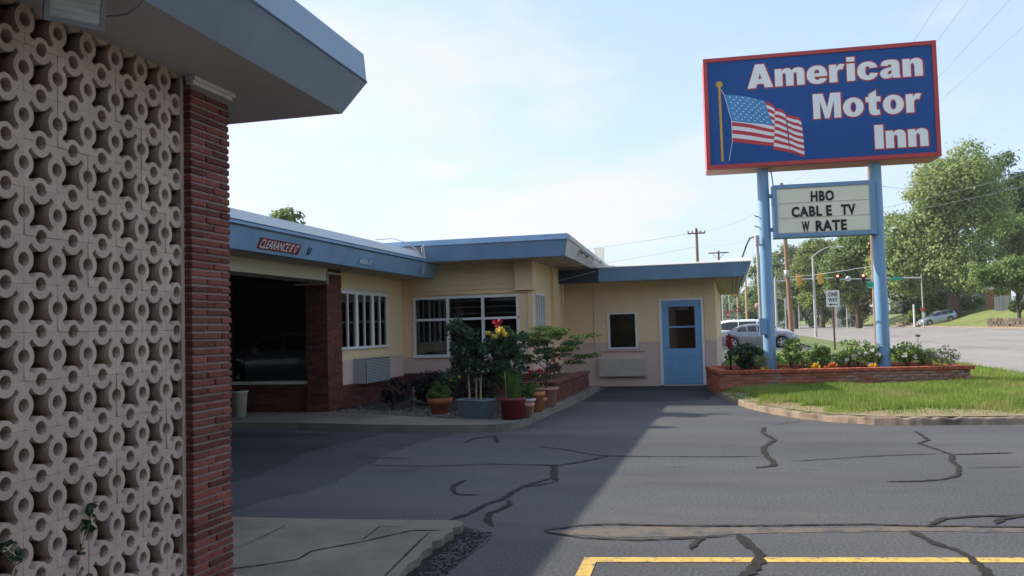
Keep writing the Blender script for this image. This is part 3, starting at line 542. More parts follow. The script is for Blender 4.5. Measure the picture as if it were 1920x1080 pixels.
# floodlight under the eave
fl = thing('flood_lamp', 'square glass flood lamp hanging under the near eave above pierced block wall', 'lamp', (-2.55, 2.89, 2.875), (R(0), R(14), R(-34)))
mb = MB(); mb.box(-.055, .0, -.105, .105, -.075, .075); mb.box(.0, .014, -.115, .115, -.085, -.065); mb.box(.0, .014, -.115, .115, .065, .085); mb.box(.0, .014, -.115, -.095, -.0649, .0649); mb.box(.0, .014, .095, .115, -.0649, .0649); mb.box(-.10, -.056, -.05, .05, -.05, .05); part('housing', mb, mt['lampgrey'], fl, True)
mb = MB(); mb.box(.001, .010, -.0945, .0945, -.0645, .0645)
for k in range(5): mb.box(.0101, .0125, -.093, .093, -.06+k*.025, -.045+k*.025)
part('lens', mb, mt['lampglass'], fl, True)
mb = MB(); mb.tube([(-.07, 0, .04), (-.08, 0, .07), (-.09, 0, .085)], .012, 8); part('bracket', mb, mt['lampgrey'], fl, True)
# ================================================================== MOTEL OFFICE
of = thing('motel_office', 'low yellow and pink motel office with blue roof edges and brick piers', 'building', (-5.5, 18, 0))
def P(name, mb, mats, par=None, **kw): return part(name, mb, mats, par or of, **kw)
# --- left wing wall (faces the car park), window, brick base
mb = MB(); mb.box(-7.35, -7.15, 14.55, 18.2, 1.0, 1.2, 0); mb.box(-7.35, -7.15, 14.55, 14.76, 1.2, 2.33, 0); mb.box(-7.35, -7.15, 17.09, 18.2, 1.2, 2.33, 0); mb.box(-7.35, -7.15, 14.55, 18.2, 2.33, 2.72, 0); mb.box(-7.35, -7.15, 14.55, 18.2, .0, 1.0, 1)
P('side_wall', mb, [mt['yellowwall'], mt['pinkwall']])
mb = bricks(MB(), (-7.149, 14.6, 0), (0, 1, 0), (1, 0, 0), 3.4, .10, .50, .05, .28, depth=.05); P('brick_base', mb, mt['brick'], kind='stuff')
mb = MB(); mb.box(-7.149, -7.108, 14.6, 18, .0, .5); P('base_mortar', mb, mt['backing'])
mb = MB(); mb.box(-7.149, -7.07, 14.6, 17.95, .501, .53); P('base_cap', mb, mt['brick'])
def window(name, mb_frame, panes, par=None, gm='glass', lab=None):
    f = P(name, mb_frame, mt['white'], par)
    if lab: f['label'] = lab
    for pm in panes: P('pane', pm, mt[gm], f)
    return f
mb = MB(); X = -7.15
mb.box(X-.02, X+.03, 14.76, 17.09, 2.27, 2.33); mb.box(X-.02, X+.05, 14.74, 17.12, 1.20, 1.245)
pn = []; ed = [14.76+.388*i for i in range(7)]
for i, e in enumerate(ed):
    w = .06 if i % 2 == 0 else .022
    mb.box(X-.018, X+(.028 if i % 2 == 0 else .02), max(14.76, e-w), min(17.09, e+w), 1.2451, 2.2699)
for a, b in zip(ed, ed[1:]): pn.append(MB().box(X-.008, X-.004, a+.02, b-.02, 1.246, 2.269))
window('side_window', mb, pn)
mb = MB(); mb.box(X+.0005, X+.02, 14.6, 17.15, 2.331, 2.40); P('window_head', mb, mt['cream'])
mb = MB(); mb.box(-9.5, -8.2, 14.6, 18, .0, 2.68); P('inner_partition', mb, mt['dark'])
mb = MB(); yc = 16.1; m2 = MB(); m2.lathe((X-.012, yc, 2.03), [(.045, -.003), (.062, -.003), (.062, .003), (.045, .003)], 16, axis='x')
for k, (w, h) in enumerate([(.10, .018), (.03, .09), (.09, .018), (.03, .08), (.07, .018), (.10, .02)]): m2.box(X-.014, X-.010, yc-w/2, yc+w/2, 1.90-k*.115-h/2, 1.90-k*.115+h/2)
P('window_decal', m2, mt['bluesign'])
# --- brick pier, low brick wall, show window facing the drive-through
mb = bricks(MB(), (-7.42, 14.03, 0), (1, 0, 0), (0, -1, 0), .39, .10, 2.40, .05, .2, depth=.03); bricks(mb, (-7.03, 14.0, 0), (0, 1, 0), (1, 0, 0), .6, .10, 2.585, .05, .3, depth=.03)
P('pier_bricks', mb, mt['brick'], kind='stuff')
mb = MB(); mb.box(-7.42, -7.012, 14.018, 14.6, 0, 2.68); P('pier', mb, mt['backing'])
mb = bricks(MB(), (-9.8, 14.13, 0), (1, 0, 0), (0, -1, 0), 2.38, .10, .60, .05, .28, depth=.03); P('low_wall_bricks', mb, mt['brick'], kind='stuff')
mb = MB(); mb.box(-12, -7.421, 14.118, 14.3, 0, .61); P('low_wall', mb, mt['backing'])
mb = MB(); mb.box(-12, -7.421, 14.06, 14.3, .611, .665); P('window_sill', mb, mt['cream'])
mb = MB(); mb.box(-12, -7.421, 14.16, 14.22, 2.44, 2.68); mb.box(-7.46, -7.421, 14.15, 14.23, .666, 2.439); mb.box(-9.06, -9.0, 14.15, 14.23, .666, 2.439); mb.box(-12, -10.6, 14.15, 14.3, .666, 2.439)
f = P('show_window', mb, mt['black'])
for a, b in ((-8.999, -7.461), (-10.599, -9.061)): P('pane', MB().hexa([(a, 14.196, .667), (b, 14.196, .667), (b, 14.202, .667), (a, 14.202, .667)], [(a, 14.170, 2.438), (b, 14.170, 2.438), (b, 14.176, 2.438), (a, 14.176, 2.438)]), mt['showglass'], f)
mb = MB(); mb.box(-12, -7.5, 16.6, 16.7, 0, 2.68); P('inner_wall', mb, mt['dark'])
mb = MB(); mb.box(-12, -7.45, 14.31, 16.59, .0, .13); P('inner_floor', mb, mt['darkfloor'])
# --- drive-through beam, its trim, soffit and blue edge
mb = MB(); mb.hexa([(-7.25, 5.9, 2.43), (-6.98, 5.9, 2.43), (-6.98, 14.0, 2.43), (-7.25, 14.0, 2.43)], [(-7.25, 5.9, 2.675), (-6.98, 5.9, 2.675), (-6.98, 14.0, 2.675), (-7.25, 14.0, 2.675)]); P('beam', mb, mt['cream'])
mb = MB(); mb.box(-6.979, -6.955, 5.9, 13.93, 2.415, 2.452); P('beam_trim', mb, mt['backing'])
mb = MB(); mb.box(-7.6, -6.95, 13.94, 13.968, 2.395, 2.42); mb.box(-6.979, -6.95, 13.94, 13.97, 2.4201, 2.60); mb.box(-6.998, -6.95, 13.9701, 14.62, 2.585, 2.615); P('pier_trim', mb, mt['cream'])
mb = MB(); mb.box(-13, -6.37, 5.4, 18.0, 2.680, 2.69); P('soffit', mb, mt['soffit_cream'])
mb = MB(); mb.box(-7.4, -7.0, 5.9, 6.4, 0, 2.43); mb.box(-13, -12.6, 5.9, 6.4, 0, 2.68); P('drive_pier', mb, mt['brick'])
FY0, FY1 = 5.36, 17.98
mb = MB(); mb.quad((-6.37, FY0, 2.675), (-6.37, FY1, 2.675), (-6.24, FY1, 2.965), (-6.24, FY0-.1, 2.965)); mb.quad((-13, FY0, 2.675), (-6.37, FY0, 2.675), (-6.24, FY0-.1, 2.965), (-13, FY0-.1, 2.965)); mb.quad((-6.37, FY0, 2.675), (-6.37, FY1, 2.675), (-6.5, FY1, 2.676), (-6.5, FY0, 2.676)); P('fascia', mb, mt['fascia'])
mb = MB(); mb.box(-6.4, -6.228, FY0-.1, FY1, 2.966, 2.985); P('drip_edge', mb, mt['drip'])
mb = MB(); mb.box(-6.5, -6.21, FY0-.12, FY1, 2.9855, 3.03); P('fascia_band', mb, mt['fascia'])
mb = MB(); mb.box(-6.5, -6.202, FY0-.12, FY1, 3.031, 3.041); P('band_edge', mb, mt['drip'])
mb = MB(); ysx = [FY0-.12, 8.2, 11.2, 14.2, 17.3]
for a, b in zip(ysx, ysx[1:]): mb.hexa([(-6.75, a+.004, 3.042), (-6.215, a+.004, 3.042), (-6.215, b-.004, 3.042), (-6.75, b-.004, 3.042)], [(-6.75, a+.004, 3.215), (-6.34, a+.004, 3.205), (-6.34, b-.004, 3.205), (-6.75, b-.004, 3.215)])
P('gravel_stop', mb, mt['gravelstop'])
mb = MB(); mb.box(-34, -6.75, FY0-.1, 24, 3.05, 3.20); P('roof_deck', mb, mt['roofwhite'])
# --- centre block: bay front with six-light window
mb = MB(); mb.box(-7.15, -6.88, 18, 18.2, .58, .92, 1); mb.box(-6.88, -4.45, 18, 18.2, .58, .92, 1); mb.box(-4.45, -4.15, 18, 18.2, .0, 1.1, 1); mb.box(-7.149, -6.88, 18, 18.2, .9201, 2.27, 0); mb.box(-4.45, -4.15, 18, 18.2, 1.1, 2.27, 0); mb.box(-7.149, -4.15, 18, 18.2, 2.27, 2.99, 0)
P('bay_wall', mb, [mt['yellowwall'], mt['pinkwall']])
mb = bricks(MB(), (-7.1, 17.99, 0), (1, 0, 0), (0, -1, 0), 2.95, .1, .575, .05, .28, depth=.04); P('bay_base_bricks', mb, mt['brick'], kind='stuff')
mb = MB(); mb.box(-7.1, -4.46, 17.975, 18.2, 0, .579); P('bay_base', mb, mt['backing'])
mb = MB(); mb.box(-7.1, -4.16, 17.985, 17.9995, 2.50, 2.98); mb.box(-7.1, -4.16, 17.975, 17.9995, 2.40, 2.43); mb.box(-7.1, -4.16, 17.96, 17.9995, 2.30, 2.335); P('fascia_boards', mb, mt['yellowwall'])
mb = MB(); mb.box(-4.5, -4.10, 17.90, 18.35, 2.38, 2.98); mb.box(-4.52, -4.08, 17.88, 18.37, 2.345, 2.3795); P('corner_box', mb, mt['yellowwall'])
mb = MB(); mb.box(-4.24, -4.13, 17.97, 17.9995, 0.2, 2.34); P('corner_post', mb, mt['yellowwall'])
mb = MB(); xw = [-6.88, -6.07, -5.26, -4.45]; Yw = 18.0
mb.box(-6.88, -4.45, Yw-.03, Yw+.05, 2.215, 2.27); mb.box(-6.90, -4.43, Yw-.05, Yw+.05, .92, .985); mb.box(-6.85, -4.48, Yw-.025, Yw+.05, 1.735, 1.785)
for i, x in enumerate(xw):
    a, b = (x, x+.05) if i == 0 else ((x-.05, x) if i == 3 else (x-.03, x+.03))
    mb.box(a, b, Yw-.03, Yw+.05, .9851, 1.7349); mb.box(a, b, Yw-.03, Yw+.05, 1.7851, 2.2149)
pn = []
for a, b in zip(xw, xw[1:]):
    for z0, z1 in ((.986, 1.734), (1.786, 2.214)): pn.append(MB().box(a+.03, b-.03, Yw+.012, Yw+.018, z0, z1))
bw = window('bay_window', mb, pn)
mb = MB()
for xa, xb in ((-6.02, -5.31), (-5.21, -4.52)):
    for z in (1.86, 2.0, 2.14): mb.hexa([(xa, 18.10, z), (xb, 18.10, z), (xb, 18.2, z+.012), (xa, 18.2, z+.012)], [(xa, 18.10, z+.014), (xb, 18.10, z+.014), (xb, 18.2, z+.026), (xa, 18.2, z+.026)]); mb.box(xa+.1, xb-.15, 18.06, 18.08, z+.02, z+.035)
P('blind_slats', mb, mt['white'], bw)
mb = MB(); mb.box(-6.58, -6.48, 18.5, 18.53, 1.0, 1.76); P('curtain', mb, mt['redcurtain'])
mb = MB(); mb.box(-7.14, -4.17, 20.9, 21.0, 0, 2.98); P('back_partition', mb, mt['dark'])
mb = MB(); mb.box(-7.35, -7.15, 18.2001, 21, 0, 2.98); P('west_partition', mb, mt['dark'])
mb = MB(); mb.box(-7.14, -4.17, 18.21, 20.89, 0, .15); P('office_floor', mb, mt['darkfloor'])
mb = MB(); mb.box(-6.3, -4.9, 19.4, 20.0, .151, 1.05); mb.box(-5.6, -5.4, 19.3, 19.39, 1.0, 1.3); P('counter', mb, mt['dark'])
# side of the bay with its tall window
mb = MB(); mb.box(-4.33, -4.15, 18.2001, 18.22, 0, 2.99); mb.box(-4.33, -4.15, 18.22, 19.2, 0, 1.1, 1); mb.box(-4.33, -4.15, 18.22, 19.2, 1.1, 1.3); mb.box(-4.33, -4.15, 18.22, 19.2, 2.29, 2.99); mb.box(-4.33, -4.15, 19.2, 21.6, 1.1, 2.99); mb.box(-4.33, -4.15, 19.2, 21.6, 0, 1.1, 1)
P('bay_side_wall', mb, [mt['yellowwall'], mt['pinkwall']])
mb = MB(); pn = []; yy = [18.22, 18.46, 18.71, 18.95, 19.2]
mb.box(-4.18, -4.12, 18.22, 19.2, 2.24, 2.29); mb.box(-4.18, -4.11, 18.22, 19.2, 1.30, 1.34)
for y in yy: mb.box(-4.18, -4.12, max(18.22, y-.028), min(19.2, y+.028), 1.3401, 2.2399)
for a, b in zip(yy, yy[1:]): pn.append(MB().box(-4.165, -4.16, a+.028, b-.028, 1.341, 2.239))
window('bay_side_window', mb, pn)
mb = MB()
for k in range(11): mb.box(-4.26, -4.20, 18.25+k*.085, 18.31+k*.085, 1.32, 2.27)
P('vertical_blind', mb, mt['white'])
mb = MB(); mb.box(-4.149, -4.07, 20.0, 20.8, 0, 2.98); P('pilaster', mb, mt['yellowwall'])
# centre roof
mb = MB(); mb.box(-8.6, -3.24, 17.14, 24, 2.985, 2.995); P('centre_soffit', mb, mt['soffit_cream'])
mb = MB(); b = [(-6.21, 17.12, 2.98), (-3.23, 17.12, 2.98), (-3.15, 16.98, 3.305), (-6.21, 16.98, 3.305)]
mb.quad(*b); mb.quad((-6.21, 17.12, 2.98), (-6.21, 16.98, 3.305), (-6.21, 17.3, 3.305), (-6.21, 17.3, 2.98)); P('centre_fascia', mb, mt['fascia'])
mb = MB(); mb.box(-6.215, -3.14, 16.955, 17.1, 3.306, 3.322); P('centre_fascia_bead', mb, mt['fascia_band'])
mb = MB(); mb.hexa([(-8.6, 16.965, 3.3225), (-3.145, 16.965, 3.3225), (-3.145, 17.3, 3.3225), (-8.6, 17.3, 3.3225)], [(-8.6, 16.99, 3.425), (-3.15, 16.99, 3.425), (-3.15, 17.3, 3.425), (-8.6, 17.3, 3.425)]); P('centre_roof_band', mb, mt['fascia'])
mb = MB(); mb.box(-8.6, -6.216, 17.25, 17.4, 3.0, 3.322); P('parapet', mb, mt['roofwhite'])
mb = MB(); mb.box(-6.245, -6.216, 16.96, 17.2495, 2.98, 3.34); P('end_flashing', mb, mt['roofwhite'])
sx = -3.16
mb = MB(); mb.add([(-3.23, 17.12, 2.98), (-3.23, 25, 2.88), (-3.155, 25, 2.98), (-3.155, 23, 3.10), (-3.152, 17.0, 3.31)], [(0, 1, 2, 3, 4)]); P('centre_side_fascia', mb, mt['greyside'])
mb = MB(); mb.hexa([(-3.3, 17.301, 3.315), (-3.142, 17.301, 3.315), (-3.142, 23.4, 3.06), (-3.3, 23.4, 3.06)], [(-3.3, 17.301, 3.42), (-3.147, 17.301, 3.42), (-3.147, 23.4, 3.15), (-3.3, 23.4, 3.15)]); P('centre_side_band', mb, mt['greyside'])
mb = MB(); mb.add([(-8.6, 17.3, 3.40), (-3.3, 17.3, 3.40), (-3.3, 23.4, 3.13), (-8.6, 23.4, 3.13)], [(0, 1, 2, 3)]); P('centre_roof_deck', mb, mt['roofwhite'])
mb = MB()
for k in range(3): mb.box(-3.55+k*.09, -3.50+k*.09, 17.3, 21, 2.965, 2.984)
P('soffit_battens', mb, mt['soffit'])
for k, y in enumerate((18.5, 20.4)):
    mb = MB(); mb.box(-3.16, -3.10, y-.05, y+.05, 3.11, 3.2); mb.tube([(-3.1, y, 3.15), (-3.03, y, 3.12), (-2.98, y-.06, 3.05)], [.025, .03, .05], 8); P('spot_lamp', mb, mt['lampgrey'] if k == 0 else mt['signwhite'])
mb = MB(); mb.tube([(-3.15, 18.45, 3.13), (-3.13, 18.3, 3.0), (-3.2, 18.2, 2.97)], .012, 6); mb.tube([(-3.14, 18.6, 3.10), (-3.13, 20.2, 3.03)], .014, 6); mb.tube([(-3.14, 21.2, 3.02), (-3.13, 21.2, 2.9)], .02, 6); P('side_conduit', mb, mt['galv'])
mb = MB(); mb.tube([(-7.3, 16.93, 3.50), (-6.9, 16.95, 3.50), (-6.6, 16.9, 3.40), (-6.38, 16.9, 3.25), (-6.28, 16.93, 3.1), (-6.27, 16.93, 2.72)], .011, 6); mb.tube([(-6.7, 16.99, 3.43), (-6.45, 16.9, 3.30), (-6.26, 16.92, 3.12), (-6.25, 16.93, 2.8)], .009, 6); mb.tube([(-6.25, 16.93, 3.3), (-6.24, 16.93, 2.7)], .016, 6); P('roof_cables', mb, mt['wire'])
# --- door wing
Yd = 21.6
mb = MB()
for (x0, x1, z0, z1, m_) in [(-4.149, -3.03, 0, 1.1, 1), (-4.149, -3.03, 1.1, 2.62, 0), (-3.03, -2.27, 0, .94, 1), (-3.03, -2.27, 1.85, 2.62, 0), (-2.27, -1.73, 0, 1.1, 1), (-2.27, -1.73, 1.1, 2.62, 0), (-1.73, -.64, 2.17, 2.62, 0), (-.64, -.36, 0, 1.1, 1), (-.64, -.36, 1.1, 2.62, 0)]: mb.box(x0, x1, Yd, Yd+.2, z0, z1, m_)
mb.box(-.52, -.36, Yd+.2001, 34, 0, 1.1, 1); mb.box(-.52, -.36, Yd+.2001, 34, 1.1, 2.62, 0); mb.box(-.62, -.35, Yd-.02, Yd-.0005, 1.102, 2.45, 0); mb.box(-.62, -.35, Yd-.02, Yd-.0005, 0, 1.1, 1)
P('door_wall', mb, [mt['yellowwall'], mt['pinkwall']])
mb = MB(); mb.box(-4.14, -.53, 24.4, 24.5, 0, 2.6); P('rear_partition', mb, mt['dark'])
mb = MB(); mb.box(-4.14, -.53, 21.81, 24.39, 0, .05); P('door_room_floor', mb, mt['darkfloor'])
mb = MB(); mb.box(-3.03, -2.97, Yd-.025, Yd+.06, .94, 1.85); mb.box(-2.33, -2.27, Yd-.025, Yd+.06, .94, 1.85); mb.box(-2.9699, -2.3301, Yd-.025, Yd+.06, .94, .975); mb.box(-2.9699, -2.3301, Yd-.025, Yd+.06, 1.815, 1.85)
window('small_window', mb, [MB().box(-2.9695, -2.3305, Yd+.01, Yd+.016, .976, 1.814)])
mb = MB(); mb.box(-3.2, -2.1, Yd-.05, Yd-.001, .885, .912); P('window_ledge', mb, mt['pinkwall'])
mb = MB(); mb.tube([(-3.37, Yd-.012, .25), (-3.37, Yd-.012, 2.6)], .011, 8); P('wall_conduit', mb, mt['pinkwall'])
# door
mb = MB(); mb.box(-1.73, -1.665, Yd-.03, Yd+.08, .02, 2.17); mb.box(-.705, -.64, Yd-.03, Yd+.08, .02, 2.17); mb.box(-1.6649, -.7051, Yd-.03, Yd+.08, 2.11, 2.17); fr = P('door_frame', mb, mt['white'])
mb = MB(); mb.box(-1.66, -.71, Yd-.05, Yd+.05, -.02, .035); P('door_threshold', mb, mt['galv'])
mb = MB(); x0, x1 = -1.66, -.71; g0, g1 = -1.50, -.86
mb.box(x0, g0, Yd+.0, Yd+.045, .045, 2.105); mb.box(g1, x1, Yd+.0, Yd+.045, .045, 2.105); mb.box(g0, g1, Yd, Yd+.045, .045, .92); mb.box(g0, g1, Yd, Yd+.045, 1.96, 2.105); mb.box(g0, g1, Yd-.004, Yd+.045, 1.435, 1.475)
for xa, xb in ((-1.47, -1.23), (-1.13, -.89)):
    for za, zb in ((.14, .78),):
        mb.box(xa, xb, Yd-.012, Yd-.0005, za, za+.03); mb.box(xa, xb, Yd-.012, Yd-.0005, zb-.03, zb); mb.box(xa, xa+.03, Yd-.012, Yd-.0005, za+.0301, zb-.0301); mb.box(xb-.03, xb, Yd-.012, Yd-.0005, za+.0301, zb-.0301); mb.box(xa+.06, xb-.06, Yd-.007, Yd-.0005, za+.06, zb-.06)
dr = P('door', mb, mt['doorblue'])
for z0, z1 in ((.921, 1.434), (1.476, 1.959)): P('door_pane', MB().box(g0+.001, g1-.001, Yd+.015, Yd+.021, z0, z1), mt['glass'], dr)
mb = MB(); mb.box(-1.30, -1.0, Yd+.06, Yd+.07, 1.86, 1.95); P('door_notice', mb, mt['signwhite'], dr)
mb = MB(); mb.lathe((-1.585, Yd-.05, .98), [(.0, -.012), (.024, -.01), (.03, .01), (.02, .03), (.012, .05)], 12, axis='y'); P('handle', mb, mt['galv'], dr)
# its roof
mb = MB(); mb.box(-4.14, .33, 20.78, 34, 2.622, 2.632); P('door_soffit', mb, mt['soffit_cream'])
mb = MB(); mb.box(-4.14, -3.081, 20.62, 20.9, 2.60, 2.925); P('fascia_return', mb, mt['fascia_dark']); mb = MB(); mb.tube([(-4.1, 20.6, 2.66), (-3.15, 20.6, 2.86)], .012, 6); P('return_pipe', mb, mt['galv'])
mb = MB(); mb.quad((-3.08, 20.76, 2.615), (.345, 20.76, 2.615), (.50, 20.60, 2.93), (-3.08, 20.60, 2.93)); mb.quad((.345, 20.76, 2.615), (.345, 34, 2.615), (.50, 34, 2.93), (.50, 20.60, 2.93)); mb.quad((-3.08, 20.76, 2.615), (.345, 20.76, 2.615), (.345, 20.9, 2.616), (-3.08, 20.9, 2.616)); P('door_fascia', mb, mt['fascia'])
mb = MB(); mb.box(-3.10, -3.06, 20.66, 20.70, 2.62, 2.93); P('fascia_joint', mb, mt['fascia'])
mb = MB(); mb.box(-4.14, .515, 20.585, 20.7, 2.931, 2.952); mb.box(.40, .515, 20.7001, 34, 2.931, 2.952); P('door_drip_edge', mb, mt['galv'])
mb = MB(); xs_ = [-3.1, -2.2, -1.2, -.4, .0, .3, .50]; zs_ = [3.0, 3.0, 3.015, 3.03, 3.07, 3.12, 3.10]; vs = []
for x, z in zip(xs_, zs_): vs += [(x, 20.59, 2.953), (x, 20.62, 2.985), (x, 21.5, z+.0), (x, 34, 2.99)]
mb.add(vs, [(4*i+k, 4*(i+1)+k, 4*(i+1)+k+1, 4*i+k+1) for i in range(len(xs_)-1) for k in range(3)]); P('door_roof_deck', mb, mt['roofwhite'])
mb = MB()
for k in range(3): mb.box(.02+k*.1, .06+k*.1, 20.95, 33, 2.60, 2.6215)
P('eave_battens', mb, mt['soffit'])
# signs on the fascia
fn = lambda y, z: Vector((-6.37+.13*(z-2.675)/.29+.014, y, z)); pl = lambda y, z, d: (-6.37+.13*(z-2.675)/.29+d, y, z)
cl = thing('clearance_sign', 'maroon clearance sign with white italic letters on the long blue roof edge', 'sign', (-6.31, 11.15, 2.80))
mb = MB(); a, b, c_, d_ = 10.58, 11.74, 2.72, 2.87; mb.hexa([pl(a, c_, .003), pl(b, c_, .003), pl(b, d_, .003), pl(a, d_, .003)], [pl(a, c_, .012), pl(b, c_, .012), pl(b, d_, .012), pl(a, d_, .012)]); part('board', mb, mt['clearred'], cl)
tx = text_fit('CLEARANCE 8\' 0"', 10.62, 11.70, 2.735, 2.855, fn, .0, .22, space=.95); part('lettering', tx, mt['letter'], cl)
ad = thing('address_sign', 'small dark blue house number plate on the blue roof edge', 'sign', (-6.31, 14.1, 2.8))
mb = MB(); a, b, c_, d_ = 13.86, 14.50, 2.725, 2.835; mb.hexa([pl(a, c_, .003), pl(b, c_, .003), pl(b, d_, .003), pl(a, d_, .003)], [pl(a, c_, .012), pl(b, c_, .012), pl(b, d_, .012), pl(a, d_, .012)]); part('board', mb, mt['readerframe'], ad)
part('lettering', text_fit('4300-12', 13.92, 14.44, 2.742, 2.818, fn, .012, .1), mt['letter'], ad)
mb = MB(); hk = [pl(12.02+.04*math.cos(t), 2.80+.055*math.sin(t), .02) for t in [math.pi*(.95+1.1*i/8) for i in range(9)]]; mb.tube([pl(12.0, 2.85, .015)]+hk+[pl(12.07, 2.85, .015)], .009, 6)
P('fascia_hook', mb, mt['black'])
# air conditioners
ac = thing('air_conditioner', 'grey louvred air conditioner sticking out of the pink wall below the side window', 'air conditioner', (-7.0, 15.95, .52))
mb = MB(); mb.box(-7.149, -6.90, 15.38, 16.62, .52, 1.01); part('case', mb, mt['acgrey'], ac)
mb = MB()
for k in range(15): z = .545+k*.030; mb.hexa([(-6.899, 15.42, z), (-6.885, 15.42, z-.004), (-6.885, 16.58, z-.004), (-6.899, 16.58, z)], [(-6.899, 15.42, z+.02), (-6.885, 15.42, z+.010), (-6.885, 16.58, z+.010), (-6.899, 16.58, z+.02)])
part('grille', mb, mt['acgrey'], ac); mb = MB(); mb.box(-6.899, -6.893, 15.40, 16.60, .53, 1.0); part('grille_back', mb, mt['black'], ac)
ac = thing('air_conditioner', 'flat beige air conditioner grille on the pink wall below the small window', 'air conditioner', (-2.67, 21.55, .26))
mb = MB(); mb.box(-3.25, -2.09, 21.47, 21.599, .25, .71); part('case', mb, mt['acbeige'], ac); mb = MB()
for k in range(17): mb.box(-3.22, -2.12, 21.461, 21.4695, .268+k*.0255, .283+k*.0255)
part('grille', mb, mt['acbeige'], ac)
rv = MB(); rv.box(-3.60, -3.36, 23.5, 23.74, 3.0, 3.66); rv.box(-3.62, -3.34, 23.48, 23.76, 3.6605, 3.69); single('roof_vent', rv, mt['roofwhite'], 'pale box vent standing on the roof behind the grey roof end', 'vent', (-3.48, 23.6, 3.0))
# bin by the drive-through
bn = thing('waste_bin', 'tall cream plastic bin beside the low brick wall under the show window', 'bin', (-8.25, 13.15, .12))
mb = MB(); mb.lathe((0, 0, 0), [(.0, .0), (.11, .0), (.135, .42), (.15, .425), (.15, .445), (.13, .445), (.10, .05), (0, .05)], 20); part('body', mb, mt['bincream'], bn, True); mb = MB(); mb.lathe((0, 0, 0), [(0, .446), (.14, .446), (.135, .47), (0, .475)], 20); part('lid', mb, mt['black'], bn, True)
# ================================================================== ROADSIDE MOTEL SIGN
sg = thing('motel_sign', 'tall blue motel sign with red frame, flag and reader board on two blue posts', 'sign', (-.38, 19.15, 0), (0, 0, R(3.6)))
def Q(name, mb, mats, par=None, **kw): return part(name, mb, mats, par or sg, True, **kw)
SW, Z0, Z1 = 4.80, 4.90, 7.36
for u in (1.21, 3.56):
    mb = MB(); mb.lathe((u, .36, 0), [(.135, .2), (.128, 3.3), (.122, 4.97)], 24); Q('post', mb, mt['postblue'])
mb = MB(); mb.box(.03, SW-.03, .03, .74, Z0+.03, Z1-.03); mb.box(.03, SW-.03, .0295, .7405, Z0-.01, Z0+.0299); Q('cabinet', mb, mt['signunder'])
mb = MB(); w = .085
mb.box(0, SW, -.03, .06, Z0, Z0+w); mb.box(0, SW, -.03, .06, Z1-w, Z1); mb.box(0, w, -.03, .06, Z0+w+.0005, Z1-w-.0005); mb.box(SW-w, SW, -.03, .06, Z0+w+.0005, Z1-w-.0005); mb.box(.0, SW, .0605, .75, Z1-.03, Z1-.001); mb.box(-.0, .03, .0605, .75, Z0, Z1-.0305); mb.box(SW-.03, SW, .0605, .75, Z0, Z1-.0305); Q('frame', mb, mt['signred'])
mb = MB(); mb.box(w, SW-w, -.004, .029, Z0+w, Z1-w); Q('face', mb, mt['signblue'])
fnl = lambda d: (lambda u, z: (u, d, z))
for word, u0, u1, za, zb, of_ in (('American', .93, 4.52, 6.63, 7.15, .030), ('Motor', 2.28, 4.46, 5.86, 6.40, .030), ('Inn', 3.50, 4.56, 5.13, 5.64, .032)):
    cap = zb-za; adv = sum(GL[c][0] for c in word); gap = .075; tot = adv+gap*(len(word)-1); sx_ = (u1-u0)/tot; x = u0
    for c in word:
        wd_, polys = GL[c]; hl = [1] if c in 'Aeao' else []
        put('letter_outline', glyph_mesh('letter_outline', polys, hl, .042, mt['signred'], lambda u, z, x=x: (x+u*sx_+.008, -.0075, za+z*cap-.004)), sg)
        put('letter', glyph_mesh('letter', polys, hl, 0, mt['letter'], lambda u, z, x=x: (x+u*sx_, -.0115, za+z*cap)), sg); x += (wd_+gap)*sx_
# flag emblem: three rippling panels with thirteen stripes
def ip(pl_, t):
    n = len(pl_)-1; k = min(n-1, int(t*n)); f = t*n-k; return pl_[k][0]+(pl_[k+1][0]-pl_[k][0])*f, pl_[k][1]+(pl_[k+1][1]-pl_[k][1])*f
fr_, fw_ = MB(), MB()
panels = [([(.43, 6.53), (.60, 6.52), (.89, 6.46), (1.28, 6.33), (1.40, 6.28), (1.47, 6.22)], [(.56, 5.48), (.70, 5.46), (1.02, 5.40), (1.30, 5.345), (1.52, 5.33), (1.60, 5.32)], -.0075),
          ([(1.48, 6.16), (1.56, 6.15), (1.64, 6.12), (1.70, 6.06)], [(1.42, 5.26), (1.55, 5.22), (1.70, 5.19), (1.76, 5.17)], -.0085),
          ([(1.71, 6.01), (1.84, 5.96), (1.97, 5.93), (2.02, 5.87)], [(1.76, 5.17), (1.88, 5.13), (1.97, 5.08), (2.06, 5.04)], -.0095)]
for ti, (top, bot, d) in enumerate(panels):
    nseg = 8
    for s_ in range(13):
        for k in range(nseg):
            u0, u1 = k/nseg, (k+1)/nseg; q = []
            for (uu, vv) in ((u0, s_/13), (u1, s_/13), (u1, (s_+1)/13), (u0, (s_+1)/13)):
                a, b = ip(top, uu), ip(bot, uu); wv = .018*math.sin(uu*5+ti)*math.sin(vv*3.14); wv += (.06*math.sin(min(1, vv*1.0)*math.pi)*(1-uu)**2 if ti == 0 else 0); q.append((a[0]+(b[0]-a[0])*vv+wv, d, a[1]+(b[1]-a[1])*vv+wv*.6))
            (fr_ if s_ % 2 == 0 else fw_).quad(*q)
Q('flag_red_stripes', fr_, mt['flagred']); Q('flag_white_stripes', fw_, mt['flagwhite'])
cv = [(.425, 6.535), (.60, 6.522), (.89, 6.465), (1.28, 6.335), (1.34, 6.08), (1.44, 5.79), (1.2, 5.83), (.9, 5.88), (.558, 5.945), (.53, 6.1), (.475, 6.32)]
